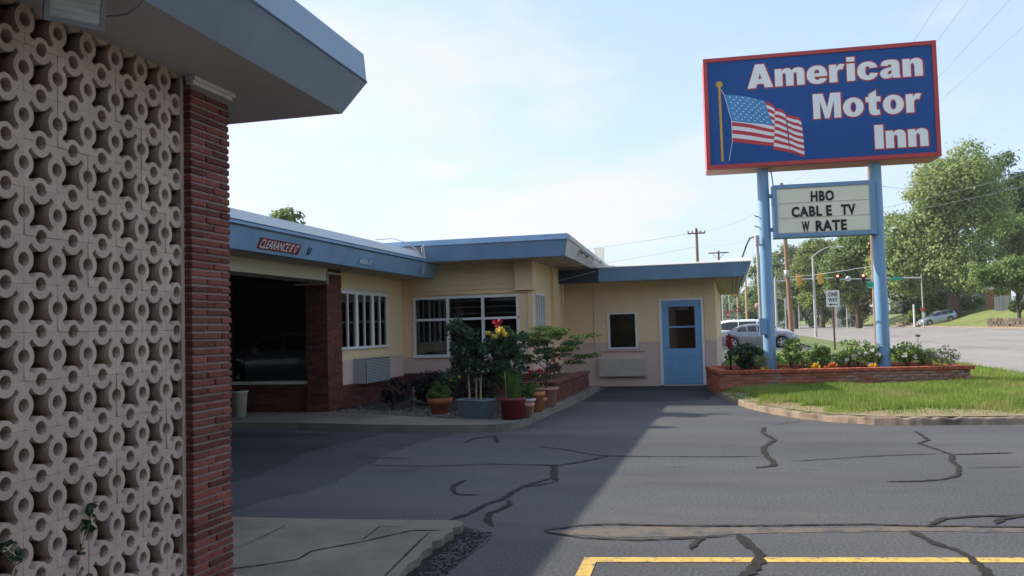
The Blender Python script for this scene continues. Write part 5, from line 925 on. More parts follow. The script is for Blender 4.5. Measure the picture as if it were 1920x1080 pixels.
# ================================================================== VEHICLES (local x runs from tail to nose, y to the left)
def car(kind, name, label, cat, loc, rot, paint, group=None):
    t = thing(name, label, cat, loc, rot, group); rw = .33
    if kind == 'sedan':
        Lc, W2, wx = 4.85, .91, (1.02, 3.86)
        top = [(0, .62), (.06, .93), (.25, 1.02), (.75, 1.07), (.95, 1.11), (1.25, 1.24), (1.6, 1.37), (2.0, 1.445), (2.4, 1.46), (2.75, 1.43), (3.05, 1.34), (3.45, 1.12), (3.62, 1.03), (4.1, .97), (4.5, .87), (4.75, .74), (4.85, .58)]
        belt = [(0, .60), (.06, .88), (.25, .95), (1.0, .965), (2, .95), (3.5, .90), (4.2, .86), (4.6, .76), (4.85, .56)]
        gl = (1.28, 3.2); pil = [(1.22, 1.34), (1.86, 1.92), (2.44, 2.53)]; ws = (2.78, 3.52); rwin = (.92, 1.72)
    elif kind == 'van':
        Lc, W2, wx = 5.0, .97, (1.05, 4.05); rw = .34
        top = [(0, .7), (.04, 1.05), (.18, 1.45), (.42, 1.68), (.9, 1.74), (2.4, 1.75), (3.0, 1.69), (3.3, 1.58), (4.05, 1.15), (4.2, 1.08), (4.6, .98), (4.9, .82), (5.0, .6)]
        belt = [(0, .66), (.04, .98), (.3, 1.04), (2, 1.02), (3.9, .98), (4.3, .94), (4.75, .82), (5.0, .58)]
        gl = (.35, 3.75); pil = [(1.40, 1.46), (2.55, 2.63), (3.5, 3.56)]; ws = (3.1, 4.08); rwin = (.05, .36)
    else:
        Lc, W2, wx = 4.7, .92, (.95, 3.72); rw = .36
        top = [(0, .7), (.04, 1.05), (.2, 1.42), (.45, 1.62), (.9, 1.68), (2.2, 1.69), (2.7, 1.62), (3.0, 1.52), (3.5, 1.18), (3.65, 1.10), (4.2, 1.03), (4.55, .88), (4.7, .62)]
        belt = [(0, .66), (.04, .98), (.3, 1.06), (2, 1.05), (3.4, 1.0), (4.0, .96), (4.5, .84), (4.7, .60)]
        gl = (.42, 3.2); pil = [(1.05, 1.12), (1.95, 2.03)]; ws = (2.75, 3.54); rwin = (.06, .42)
    def it(T, x):
        for a, b in zip(T, T[1:]):
            if x <= b[0]: return a[1]+(b[1]-a[1])*(x-a[0])/max(1e-6, b[0]-a[0])
        return T[-1][1]
    xs = sorted(set([round(x, 3) for x in [i*Lc/64 for i in range(65)]+[p[0] for p in top]+[g_ for g_ in gl+ws+rwin]+[q for p in pil for q in p]+[w+rw*1.16*math.cos(k*math.pi/10) for w in wx for k in range(11)] if 0 <= x <= Lc]))
    xs = [x for i, x in enumerate(xs) if i == 0 or x-xs[i-1] > .012]
    rows = []
    for x in xs:
        e = min(x, Lc-x); hw = W2*(1-.16*(1-smooth(e/.75))-.05*(1-smooth(e/.12))); zb, zt = it(belt, x), it(top, x); zl = .20+.10*(1-smooth(e/.35))
        for w in wx:
            if abs(x-w) < rw*1.16: zl = max(zl, rw+math.sqrt((rw*1.16)**2-(x-w)**2)*.98)
        zm = min(.62, (zl+zb)/2+.04) if zl < .6 else min(zb-.04, zl+.05); g_ = max(0, zt-zb); hi = smooth(g_/.3); wt = hw-.05-.30*hi*min(1, g_/.55)*.75
        rows.append([(x, hw-.05, zl), (x, hw, min(zb-.02, max(zl+.02, zm-.12))), (x, hw-.005, min(zb-.01, zm+.12) if zb-.01 > zl+.04 else zb-.01), (x, hw-.03, zb), (x, max(wt, .2), zt-.055*hi-.012), (x, max(wt-.12, .15), zt-.008), (x, 0, zt+.012)])
    body, side, wsc, rwn = MB(), [], MB(), MB()
    def faces(sgn):
        cur = None
        for i in range(len(rows)-1):
            xa, xb = xs[i], xs[i+1]; xm = (xa+xb)/2
            for k in range(6):
                q = [rows[i][k], rows[i+1][k], rows[i+1][k+1], rows[i][k+1]]; q = [(a, b*sgn, c) for a, b, c in q]
                if sgn < 0: q = q[::-1]
                isg = k == 3 and gl[0] < xm < gl[1] and not any(p[0] < xm < p[1] for p in pil) and it(top, xm)-it(belt, xm) > .10
                if isg:
                    if cur is None or cur[1] != i-1: side.append(MB()); cur = [side[-1], i]
                    cur[1] = i; ii = .14; c_ = [Vector(p) for p in q]; md = sum(c_, Vector())/4
                    lo0, lo1, hi1, hi0 = [Vector((a, b*sgn, c)) for a, b, c in (rows[i][3], rows[i+1][3], rows[i+1][4], rows[i][4])]
                    g0, g1 = lo0.lerp(hi0, .1), lo1.lerp(hi1, .1); g2, g3 = lo1.lerp(hi1, .88), lo0.lerp(hi0, .88)
                    for quad_, tgt in (((lo0, lo1, g1, g0), body), ((g3, g2, hi1, hi0), body), ((g0, g1, g2, g3), cur[0])): tgt.add([tuple(p) for p in (quad_ if sgn > 0 else quad_[::-1])], [(0, 1, 2, 3)], 0, True)
                elif k in (4, 5) and ws[0] < xm < ws[1]: wsc.add(q, [(0, 1, 2, 3)], 0, True)
                elif k in (4, 5) and rwin[0] < xm < rwin[1]: rwn.add(q, [(0, 1, 2, 3)], 0, True)
                else: body.add(q, [(0, 1, 2, 3)], 0, True)
    faces(1); faces(-1)
    for r_ in (rows[0], rows[-1]): body.add([(a, b, c) for a, b, c in r_]+[(a, -b, c) for a, b, c in r_[::-1]], [tuple(range(14))])
    me = body.mesh('body', mt[paint]); bmx = bmesh.new(); bmx.from_mesh(me); bmesh.ops.remove_doubles(bmx, verts=bmx.verts[:], dist=.002); bmx.to_mesh(me); bmx.free(); bo = put('body', me, t)
    for m_ in side: put('side_window', m_.mesh('side_window', mt['carglass']), t)
    put('windscreen', wsc.mesh('windscreen', mt['carglass']), t); put('rear_window', rwn.mesh('rear_window', mt['carglass']), t)
    mb = MB(); mb.box(.2, Lc-.25, -W2+.12, W2-.12, .17, .5); put('underbody', mb.mesh('underbody', mt['black']), t)
    wme = MB(); wme.lathe((0, 0, 0), [(rw-.10, -.09), (rw-.02, -.1), (rw, -.07), (rw, .07), (rw-.02, .1), (rw-.10, .09)], 24, axis='y'); wme = wme.mesh('tyre', mt['rubber'])
    rme = MB(); rme.lathe((0, 0, 0), [(rw-.115, .085), (rw-.09, .095), (rw-.075, .08)], 24, axis='y')
    for k in range(5):
        a = k*2*math.pi/5; d = Vector((math.cos(a), 0, math.sin(a))); p = Vector((-math.sin(a), 0, math.cos(a))); o_ = Vector((0, .075, 0)); q = [o_+p*.045, o_-p*.045, o_+d*(rw-.1)-p*.03, o_+d*(rw-.1)+p*.03]; rme.add([tuple(v) for v in q]+[tuple(v+Vector((0, .022, 0))) for v in q], [(3, 2, 1, 0), (4, 5, 6, 7), (0, 1, 5, 4), (1, 2, 6, 5), (2, 3, 7, 6), (3, 0, 4, 7)])
    rme.lathe((0, 0, 0), [(0, .07), (.06, .07), (.06, .1), (0, .105)], 14, axis='y'); rme = rme.mesh('rim', mt['rim'])
    wd_ = MB(); wd_.lathe((0, 0, 0), [(0, .03), (rw-.1, .03), (rw-.1, .035), (0, .035)], 20, axis='y'); wd_ = wd_.mesh('brake_disc', mt['black'])
    for x in wx:
        for s_ in (1, -1):
            w_ = put('wheel', wme, t, (x, s_*(W2-.12), rw), (0, 0, 0 if s_ > 0 else math.pi)); put('rim', rme, w_); put('brake_disc', wd_, w_)
    for s_ in (1, -1):
        zf = it(belt, Lc-.3); mb = MB(); ya, yb = sorted((s_*(W2*.62), s_*(W2*.90))); mb.hexa([(Lc-.42, ya, zf-.11), (Lc-.05-.05*(kind == 'sedan'), ya, zf-.15), (Lc-.16, yb, zf-.15), (Lc-.55, yb, zf-.10)], [(Lc-.5, ya, zf+.025), (Lc-.16, ya, zf-.035), (Lc-.25, yb, zf-.03), (Lc-.62, yb, zf+.012)]); put('headlight', mb.mesh('headlight', mt['headlamp']), t)
        mb = MB(); ya, yb = sorted((s_*(W2*.55), s_*(W2*.87))); mb.box(-.01, .14, ya, yb, .70, .86); put('tail_light', mb.mesh('tail_light', mt['taillamp']), t)
        mb = MB(); mx_ = ws[1]-.42; ya, yb = sorted((s_*(W2-.04), s_*(W2+.16))); mb.box(mx_-.06, mx_+.06, ya, yb, it(belt, mx_)+.02, it(belt, mx_)+.15); put('mirror', mb.mesh('mirror', mt[paint]), t)
        mb = MB()
        for dx in (1.95, 2.95) if kind == 'sedan' else (1.8, 2.9): ya, yb = sorted((s_*(W2-.012), s_*(W2+.012))); mb.box(dx, dx+.16, ya, yb, .80, .83)
        put('door_handle', mb.mesh('door_handle', mt[paint]), t)
        mb = MB(); ya, yb = sorted((s_*(W2-.02), s_*(W2+.006)))
        for dx in ((1.42, 2.48, 3.46) if kind == 'sedan' else (1.35, 2.5, 3.55)): mb.box(dx, dx+.014, ya, yb, .34, .88)
        put('door_gap', mb.mesh('door_gap', mt['black']), t)
    mb = MB(); mb.box(Lc-.06, Lc+.012, -.55, .55, .36, .50); mb.box(Lc-.09, Lc-.01, -.4, .4, .56, .66); put('grille', mb.mesh('grille', mt['black']), t)
    mb = MB(); mb.box(Lc-.005, Lc+.018, -.26, .26, .40, .5); put('number_plate', mb.mesh('number_plate', mt['signwhite']), t); return t
car('sedan', 'parked_car', 'silver sedan parked side-on behind the left sign post', 'car', (-1.02, 53.6, 0), (0, 0, R(4)), 'silver')
car('van', 'parked_minivan', 'white minivan with dark windows parked just beyond the silver sedan', 'minivan', (-1.0, 57.6, 0), (0, 0, R(3)), 'vanwhite')
car('suv', 'parked_car', 'silver blue estate car nosing down the steep drive across the road', 'car', (29.7, 127.6, 1.15), (0, R(9), R(188)), 'suvsilver')
car('sedan', 'parked_car', 'dark car in the shaded drive-through, seen mirrored in show window', 'car', (-8.5, 8.0, 0), (0, 0, R(174)), 'carblack')

# ================================================================== POLES, SIGNALS, SIGNS, WIRES
def pole(name, label, cat, x, y, h, r0, r1, m, z0=0., group=None, lean=(0, 0)):
    t = thing(name, label, cat, (x, y, z0), group=group); mb = MB(); mb.lathe((0, 0, 0), [(r0, -.2), (r1, h)], 14); o = put('pole', mb.mesh('pole', mt[m]), t); mm = o.data
    for v in mm.vertices: v.co.x += lean[0]*max(0, v.co.z)/h; v.co.y += lean[1]*max(0, v.co.z)/h
    return t
def lp(t, name, mb, m): return part(name, mb, mt[m], t, True)
t = pole('utility_pole', 'brown utility pole with a cluster of insulators above the white roof edge', 'utility pole', -2.57, 75, 9.75, .16, .11, 'wood')
mb = MB(); mb.box(-.75, .75, -.12, -.02, 9.30, 9.42); mb.box(-.08, .08, -.75, .75, 9.50, 9.60); lp(t, 'crossarm', mb, 'wood'); mb = MB()
for x in (-.7, -.35, .35, .7): mb.lathe((x, -.07, 9.42), [(.03, 0), (.06, .05), (.06, .13), (.02, .17)], 8)
for y in (-.65, .65): mb.lathe((0, y, 9.6), [(.03, 0), (.06, .05), (.06, .13), (.02, .17)], 8)
lp(t, 'insulator', mb, 'stone')
t = pole('utility_pole', 'far utility pole with braced crossarm just above the white roof edge', 'utility pole', -1.15, 110, 10.7, .16, .12, 'wood')
mb = MB(); mb.box(-1.25, 1.25, -.14, -.02, 10.35, 10.5); mb.tube([(-.75, -.08, 10.38), (0, -.08, 9.6)], .035, 5); mb.tube([(.75, -.08, 10.38), (0, -.08, 9.6)], .035, 5); mb.box(-.5, .5, -.1, 0, 9.25, 9.35); lp(t, 'crossarm', mb, 'wood')
t = pole('utility_pole', 'leaning brown wooden pole rising behind the reader board', 'utility pole', 4.08, 62, 11.2, .17, .12, 'wood', lean=(-.30, 0))
mb = MB(); mb.lathe((-.2, -.2, 4.6), [(0, 0), (.16, .02), (.16, .5), (0, .52)], 10); lp(t, 'transformer_box', mb, 'galv')
t = pole('street_lamp', 'pale steel street lamp with a curved arm over the road edge', 'street lamp', 8.0, 88, 7.95, .13, .09, 'galv')
mb = MB(); mb.tube([(0, 0, 7.8), (.5, 0, 8.25), (1.2, 0, 8.62), (1.9, 0, 8.78), (2.4, 0, 8.75)], [.06, .055, .05, .045, .04], 8); lp(t, 'arm', mb, 'galv'); mb = MB(); mb.hexa([(2.3, -.12, 8.66), (2.95, -.1, 8.62), (2.95, .1, 8.62), (2.3, .12, 8.66)], [(2.3, -.1, 8.82), (2.9, -.06, 8.72), (2.9, .06, 8.72), (2.3, .1, 8.82)]); lp(t, 'lamp_head', mb, 'signwhite')
t = pole('wooden_pole', 'reddish brown wooden pole standing right behind the pale street lamp', 'utility pole', 8.25, 90.5, 7.9, .13, .11, 'wood')
t = pole('sign_post', 'one way sign on a brown post in the grass between the sign posts', 'road sign', 4.95, 45, 3.05, .045, .045, 'bark', .05)
mb = MB(); mb.box(-.31, .31, -.07, -.05, 2.15, 2.98); lp(t, 'sign_plate', mb, 'signwhite')
fo = lambda u, z: (u, -.0745, z)
for w_, za, zb in (('ONE', 2.66, 2.88), ('WAY', 2.40, 2.60)): lp(t, 'lettering', text_fit(w_, -.22, .22, za, zb, fo, .03), 'black')
mb = MB(); mb.add([(-.22, -.0745, 2.27), (-.08, -.0745, 2.20), (-.08, -.0745, 2.25), (.22, -.0745, 2.25), (.22, -.0745, 2.29), (-.08, -.0745, 2.29), (-.08, -.0745, 2.34)], [tuple(range(7))]); lp(t, 'arrow', mb, 'black')
# signal masts
def head(mb1, mb2, x, z, y, lit=False, h=1.12):
    mb1.box(x-.19, x+.19, y-.11, y+.11, z-h/2, z+h/2)
    for k in range(3):
        if not lit: zc = z+h*(.32-.32*k); mb1.tube([(x+.19, y, zc), (x+.38, y, zc-.01)], .13, 10, cap=False); mb2[1].lathe((x+.193, y, zc), [(0, -.005), (.10, -.004), (.10, .0), (0, .0)], 12, axis='x'); continue
        zc = z+h*(.32-.32*k); mb1.tube([(x, y-.11, zc), (x, y-.30, zc-.01)], .14, 10, cap=False); (mb2[0] if (lit and k == 0) else mb2[1]).lathe((x, y-.113, zc), [(0, -.005), (.125, -.004), (.125, .0), (0, .0)], 12, axis='y')
def signal_mast(label, loc, pole_r, armz, arm, heads, lit, hm, extra=None):
    t = pole('traffic_signal', label, 'traffic signal', loc[0], loc[1], armz+.4, pole_r, pole_r*.8, 'galv', 0); mb = MB(); mb.tube([(0, 0, armz), (arm*.5, 0, armz+.12), (arm, 0, armz+.16)], [.1, .08, .05], 8); lp(t, 'mast_arm', mb, 'galv')
    for x, dz in heads:
        a, l1, l2 = MB(), MB(), MB(); head(a, (l1, l2), x-loc[0], armz+.08+dz, -.15, lit); s_ = lp(t, 'signal_head', a, hm)
        if l1.v: part('red_lens', l1, mt['sigred'], s_, True)
        part('dark_lens', l2, mt['lensoff'], s_, True)
    return t
signal_mast('yellow backed traffic signal pair on arm left of the right sign post', (4.4, 88.2), .13, 5.55, 5.4, [(6.6, 0), (8.57, .05)], False, 'sigyellow')
t = signal_mast('traffic signal arm with two glowing red lights before the trees', (22.5, 112), .075, 6.45, -9.8, [(12.97, .15), (15.93, .1)], True, 'black')
mb = MB(); mb.lathe((14.2-22.5, -.12, 6.65), [(0, -.01), (.34, -.01), (.34, .01), (0, .01)], 20, axis='y'); lp(t, 'turn_sign', mb, 'signwhite'); mb = MB(); mb.tube([(14.0-22.5, -.14, 6.5), (14.25-22.5, -.14, 6.6), (14.3-22.5, -.14, 6.85)], .05, 6); lp(t, 'turn_arrow', mb, 'black')
mb = MB(); mb.box(19.0-22.5, 20.4-22.5, -.1, -.06, 6.25, 6.65); lp(t, 'street_name', mb, 'green')
mb = MB(); mb.lathe((-.02, -.2, 2.6), [(0, -.01), (.24, -.01), (.24, .01), (0, .01)], 18, axis='y'); mb.box(-.2, .17, -.2, -.18, 1.7, 2.2); lp(t, 'parking_sign', mb, 'signwhite'); mb = MB(); mb.lathe((-.02, -.22, 2.6), [(.16, -.005), (.24, -.005), (.24, .005), (.16, .005)], 18, axis='y'); mb.box(-.18, .14, -.215, -.205, 2.57, 2.63); lp(t, 'red_ring', mb, 'redsign')
t = pole('utility_pole', 'tall wooden pole with a green street name sign behind right sign post', 'utility pole', 6.75, 44, 10.6, .135, .11, 'wood', lean=(.05, 0))
mb = MB(); mb.tube([(.19, -.02, 0), (.20, -.02, 5.6)], .06, 8); lp(t, 'conduit', mb, 'galv'); mb = MB(); mb.box(-.34, .42, -.17, -.15, 3.02, 3.36); mb.box(.0, .31, -.17, -.15, 2.60, 3.0); lp(t, 'street_name', mb, 'green'); mb = MB(); mb.box(-.30, .38, -.176, -.172, 3.05, 3.075); mb.box(-.30, .38, -.176, -.172, 3.305, 3.33); mb.box(.08, .23, -.176, -.172, 2.7, 2.88); lp(t, 'sign_border', mb, 'signwhite')
mb = MB(); mb.box(-1.1, 1.1, -.2, -.1, 9.9, 10.02); lp(t, 'crossarm', mb, 'wood')
for nm, lb, x, y, h, r, m in [('steel_pole', 'grey pole furthest left by the yellow wall corner', -1.15, 140, 6.9, .13, 'galv'), ('steel_pole', 'thin pale grey pole behind roof corner beside red banners', -.1, 138, 6.5, .1, 'galv'), ('steel_pole', 'tan pole carrying a yellow signal under the roof corner', 1.15, 136, 6.8, .16, 'tanpole'), ('utility_pole', 'tall tan wooden pole between the roof corner and sign post', 2.5, 139, 9.0, .19, 'tanpole')]:
    t = pole(nm, lb, 'pole', x, y, h, r, r*.8, m)
    if 'yellow signal' in lb: a, b_, c_ = MB(), MB(), MB(); head(a, (b_, c_), -.45, 6.3, -.1); head(a, (b_, c_), .05, 6.5, -.3); lp(t, 'signal_head', a, 'sigyellow'); lp(t, 'dark_lens', c_, 'lensoff')
for lb, x, z, w_, h_, m in [('bright red square sign beyond the white minivan', 1.0, 3.85, .62, .7, 'redsign'), ('tall red banner left of the red square sign', -.35, 3.5, .45, 1.2, 'redsign')]:
    t = pole('shop_sign', lb, 'sign', x, 133, z, .05, .05, 'galv'); mb = MB(); mb.box(-w_/2, w_/2, -.08, -.04, z-h_, z); lp(t, 'sign_board', mb, m)
    mb = MB(); mb.box(-w_*.18, w_*.18, -.085, -.0805, z-h_*.7, z-h_*.35); lp(t, 'sign_mark', mb, 'signwhite')
t = pole('round_sign', 'faded pink round sign left of the service mast', 'sign', 4.25, 140, 4.0, .05, .05, 'galv'); mb = MB(); mb.lathe((0, -.06, 4.2), [(0, -.01), (.5, -.01), (.5, .01), (0, .01)], 18, axis='y'); lp(t, 'disc', mb, 'pinksign')
t = pole('street_sign', 'pale blue sign on thin post on the grass bank across the road', 'road sign', 26.6, 146.5, 2.5, .05, .05, 'bark', 1.0); mb = MB(); mb.box(-.6, .6, -.08, -.05, 1.6, 3.0); lp(t, 'sign_plate', mb, 'bluesign')
t = pole('marker_post', 'slim back of a green road sign beside the wooden pole behind reader board', 'road sign', 3.46, 58, 3.0, .035, .035, 'galv'); mb = MB(); mb.box(-.02, .14, -.06, -.04, 2.3, 3.1); lp(t, 'sign_plate', mb, 'galv')
pole('white_post', 'thick white post beside the nosing down estate car', 'post', 24.6, 128.2, 3.2, .13, .12, 'signwhite', .3)
for lb, x, y, h in [('small street lamp far away left of the one way sign', 12.6, 170, 5.6), ('far street lamp with white head beside the one way plate', 18.6, 150, 6.0)]:
    t = pole('street_lamp', lb, 'street lamp', x, y, h, .11, .08, 'galv', .3); mb = MB(); mb.tube([(0, 0, h-.1), (-.6, 0, h+.35), (-1.6, 0, h+.45)], .05, 6); mb.box(-2.3, -1.55, -.12, .12, h+.38, h+.52); lp(t, 'arm', mb, 'signwhite')
def wire(label, a, b, sag, r=.012, n=18, grp='overhead wires'):
    A, B = Vector(a), Vector(b); c = A.lerp(B, .5); pts = [A.lerp(B, i/n)-Vector((0, 0, sag*4*(i/n)*(1-i/n))) for i in range(n+1)]; mb = MB(); mb.tube(pts, r, 5); single('overhead_wire', mb, mt['wire'], label, 'wire', tuple(c), grp)
for k, (x, z) in enumerate([(5.75, 10.1), (6.2, 10.1), (7.2, 10.1), (7.75, 9.95)]):
    x2, z2 = [(7.3, 13.0), (7.3, 11.0), (7.3, 9.6), (7.2, 7.9)][k]
    wire(['overhead wire crossing sky highest, above the top of the big blue sign', 'overhead wire second from top, right of the big blue sign', 'overhead wire third from top, ending behind upper right sign edge', 'lowest overhead wire in the sky right of the blue sign'][k], (x, 44, z), (x2, -14, z2), .35, .007)
wire('overhead wire running from wooden pole far along the street', (5.8, 44, 10.05), (3.7, 62, 10.8), .1); wire('thin wire between reader board and the insulator pole on the left', (3.75, 62, 10.2), (-2.57, 75, 9.5), .5, .014)
wire('thin wire leaving the insulator pole to the left', (-2.57, 75, 9.45), (-40, 78, 8.2), .8, .014); wire('slack wire below it from the insulator pole to the left', (-2.57, 75, 8.2), (-40, 78, 6.4), .9, .012); wire('wire from reader board height running off to the insulator pole', (3.85, 62, 8.0), (-2.57, 75, 8.3), .4, .012)
wire('wire sloping up over the big pale tree to the right edge', (6.85, 44, 6.8), (30, 50, 13.2), .5, .010); wire('second wire sloping over the big pale tree, slightly lower', (6.85, 44, 6.4), (30, 50, 12.2), .5, .009); wire('dark wire leaving the top of the big pale tree', (28, 100, 21), (30, 50, 16.6), .3, .02)
wire('level wire right of the right sign post in front of big tree', (6.85, 44, 8.05), (16, 75, 12.2), .2, .012); wire('span wire stretched across the road in front of the far trees', (4.0, 62, 4.6), (6.75, 44, 4.1), .05, .012)

# ================================================================== HOUSES, WALLS, TREES ACROSS THE ROAD
h = thing('brick_house', 'tan brick house with grey roof half hidden behind big tree', 'house', (36.5, 141, 2.3)); mb = MB(); mb.box(30.6, 39.6, 138, 148, 2.0, 5.4); part('wall', mb, mt['housebrick'], h)
mb = MB(); mb.hexa([(30.2, 137.5, 5.401), (40.1, 137.5, 5.401), (40.1, 148.5, 5.401), (30.2, 148.5, 5.401)], [(32.1, 141, 8.2), (38.1, 141, 8.2), (38.1, 145, 8.2), (32.1, 145, 8.2)]); part('roof', mb, mt['houseroof'], h)
mb = MB(); mb.box(32.6, 36.1, 137.93, 137.99, 2.4, 5.3); part('porch_wall', mb, mt['houseroof'], h)
for x in (32.8, 34.4):
    mb = MB(); mb.box(x, x+.95, 137.86, 137.929, 2.9, 3.0); mb.box(x, x+.95, 137.86, 137.929, 4.65, 4.75); mb.box(x, x+.12, 137.86, 137.929, 3.0001, 4.6499); mb.box(x+.83, x+.95, 137.86, 137.929, 3.0001, 4.6499); mb.box(x+.1201, x+.8299, 137.86, 137.929, 3.78, 3.86); f = part('window', mb, mt['white'], h); part('pane', MB().box(x+.1201, x+.8299, 137.9, 137.92, 3.0001, 3.7799).box(x+.1201, x+.8299, 137.9, 137.92, 3.8601, 4.6499), mt['carglass'], f)
h = thing('white_house', 'tall white gabled house partly hidden beyond the one way sign', 'house', (21, 172, 1)); mb = MB(); mb.box(19.4, 24, 171, 180, .3, 6.8); part('wall', mb, mt['housewhite'], h); mb = MB(); mb.add([(19.1, 170.7, 6.8), (24.3, 170.7, 6.8), (21.7, 170.7, 9.3), (19.1, 180.3, 6.8), (24.3, 180.3, 6.8), (21.7, 180.3, 9.3)], [(0, 1, 2), (3, 5, 4), (0, 2, 5, 3), (1, 4, 5, 2), (0, 3, 4, 1)]); part('roof', mb, mt['bluesign'], h)
for z in (2.2, 4.6): mb = MB(); mb.box(20.2, 21.1, 170.9, 170.99, z, z+1.3); f = part('window', mb, mt['white'], h); part('pane', MB().box(20.3, 21.0, 170.87, 170.899, z+.1, z+1.2), mt['carglass'], f)
fc = thing('board_fence', 'pale grey board fence on the grassy bank at the right edge', 'fence', (36, 118, 2.4))
for x0, x1, y in ((31.7, 33.5, 117), (34.6, 45, 116)):
    x = x0
    while x < x1: put('board', MB().box(0, .145, 0, .03, 0, 1.95+random.uniform(-.04, .04)).mesh('board', mt['fence']), fc, Vector((x, y+random.uniform(-.01, .01), 2.2))-fc.location); x += .16
    put('rail', MB().box(x0, x1, y+.04, y+.09, 2.7, 2.8).mesh('rail', mt['fence'], fc.location), fc)
rw_ = thing('retaining_wall', 'low brown stone retaining wall at the road edge on the right', 'wall', (25.6, 88, .4)); y = 75.0; st = []
while y < 96:
    for r_ in range(3):
        ln = random.uniform(.9, 1.4); put('stone', MB().box(0, .4, 0, ln-.04, 0, .29, 0, .02).mesh('stone', mt['stonewall']), rw_, Vector((25.5+random.uniform(-.03, .03), y+(.5 if r_ % 2 else 0), .45+r_*.30))-rw_.location)
    y += 1.15
bl = thing('stone_edging', 'row of pale limestone blocks edging the grass bank beside the drive', 'edging', (25.8, 137, .5))
for k in range(14): y = 131.5+k*1.2; put('stone', MB().box(0, .5, 0, random.uniform(.7, 1.1), 0, random.uniform(.35, .75), 0, .06).mesh('stone', mt['kerb']), bl, Vector((25.7, y, .45))-bl.location)

def tree(name, label, base, h, lobes_, mat, n, size, tr=.4, cat='tree', k=30, cr=1.3, limbs=6, group=None, th=.55):
    t = thing(name, label, cat, base, group=group); b = Vector(base); mb = MB(); top = b+Vector((random.uniform(-.6, .6), 0, h*th))
    mb.tube([b-Vector((0, 0, .4)), b+Vector((0, 0, h*.08)), b.lerp(top, .5)+Vector((random.uniform(-.3, .3), 0, 0)), top], [tr*1.35, tr, tr*.75, tr*.35], 9)
    for lb_ in lobes_[:limbs]: c = b+Vector(lb_[0]); s_ = b.lerp(top, random.uniform(.35, .8)); mb.tube([s_, s_.lerp(c, .55)+Vector((0, 0, .4)), c], [tr*.42, tr*.25, tr*.08], 6)
    part('trunk', mb, mt['bark'], t); tot = sum(l_[1][0]*l_[1][1]*l_[1][2] for l_ in lobes_); ps = []; ob_ = []
    for c, r in lobes_:
        m_ = max(60, int(n*(r[0]*r[1]*r[2])/tot)); kk = max(6, int(k*(r[0]*r[1]*r[2])/tot*len(lobes_)*.5)); cs = ball(kk, b+Vector(c), r, .55); i = rng.integers(0, kk, m_); of_ = rng.normal(size=(m_, 3)); ps.append(cs[i]+of_*cr*.5*np.array([1, 1, .7])); ob_.append(of_/np.linalg.norm(of_, axis=1)[:, None]*.9+(cs[i]-np.array(b+Vector(c)))/max(r)*.5)
    leafpart('crown', np.concatenate(ps), size, mt[mat], t, .3, .7, np.concatenate(ob_)); return t
def rl(n, cx_, cz_, rx, rz, r0, r1, seed, ry=None):
    q = random.Random(seed); out = []
    for i in range(n):
        a = q.uniform(0, 6.28); d = math.sqrt(q.random()); r = q.uniform(r0, r1); out.append(((cx_+rx*d*math.cos(a), q.uniform(-1, 1)*(ry or rx)*.6, cz_+rz*d*math.sin(a)), (r, r, r*.8)))
    return out
tree('shade_tree', 'tall spreading pale green tree towering over the road on the right', (29.8, 128.5, 2.0), 27, rl(16, -2.5, 9.5, 6.0, 5.0, 2.2, 3.4, 3)+rl(14, .5, 16.5, 4.8, 4.6, 2.0, 3.2, 4)+[((2.6, 0, 21.6), (2.4, 2.4, 2.0)), ((-1.2, 0, 20.0), (2.3, 2.3, 2.0)), ((4.4, 0, 19.6), (2.0, 2.0, 1.7)), ((-5.6, 0, 12.6), (2.3, 2, 1.8)), ((-6.2, 0, 7.5), (2.4, 2.4, 2.0)), ((-7.4, 0, 9.5), (2.2, 2, 2.0)), ((-7.6, 0, 5.8), (2.2, 2, 1.8)), ((-5.2, 1, 4.8), (2.2, 2, 1.6))], 'leaf_light', 60000, .42, .75, k=120, cr=1.25, limbs=16)
tree('shade_tree', 'dark green tree leaning in from right edge behind the pale tree', (44.5, 149, 3), 26, rl(12, .5, 17, 4.5, 6.5, 2.2, 3.4, 9)+rl(6, 3, 10, 4, 4, 2, 3, 10), 'leaf_dark', 20000, .44, .6, k=60, cr=1.2)
tree('shade_tree', 'mid green tree filling the gap below the dark tree at right', (41, 139, 3), 16, rl(10, 0, 9, 4.5, 4.2, 2, 3, 12), 'leaf_mid', 14000, .42, .45, k=44, cr=1.15)
tree('young_tree', 'small bright green tree on the bank at the right edge', (27.3, 93, 1.2), 6.8, rl(15, -.8, 4.5, 2.9, 1.7, .7, 1.15, 15), 'leaf_mid', 8000, .27, .16, k=24, cr=.6, limbs=8)
tree('shade_tree', 'dense green tree directly behind the right sign post', (19.0, 140, .5), 15.5, rl(13, -.6, 9.2, 3.0, 4.4, 1.8, 2.6, 18), 'leaf_mid', 18000, .42, .4, k=54, cr=1.15)
tree('shade_tree', 'dark narrow tree behind the signal arm and the green street sign', (23.6, 152, 1.2), 15, rl(9, 0, 7.5, 3.0, 4.5, 1.8, 2.5, 21), 'leaf_dark', 14000, .42, .4, k=40, cr=1.15)
tree('shade_tree', 'olive green tree under the reader board right corner', (16.2, 165, .8), 16.5, rl(12, 0, 9.5, 2.6, 5.2, 1.9, 2.8, 24), 'leaf_olive', 15000, .44, .4, k=50, cr=1.15)
tree('shade_tree', 'grey green tree right of the leaning wooden pole', (12.3, 176, .6), 16.5, rl(11, 0, 9.5, 3.4, 5.0, 2.0, 2.9, 27), 'leaf_haze', 15000, .46, .4, k=50, cr=1.15)
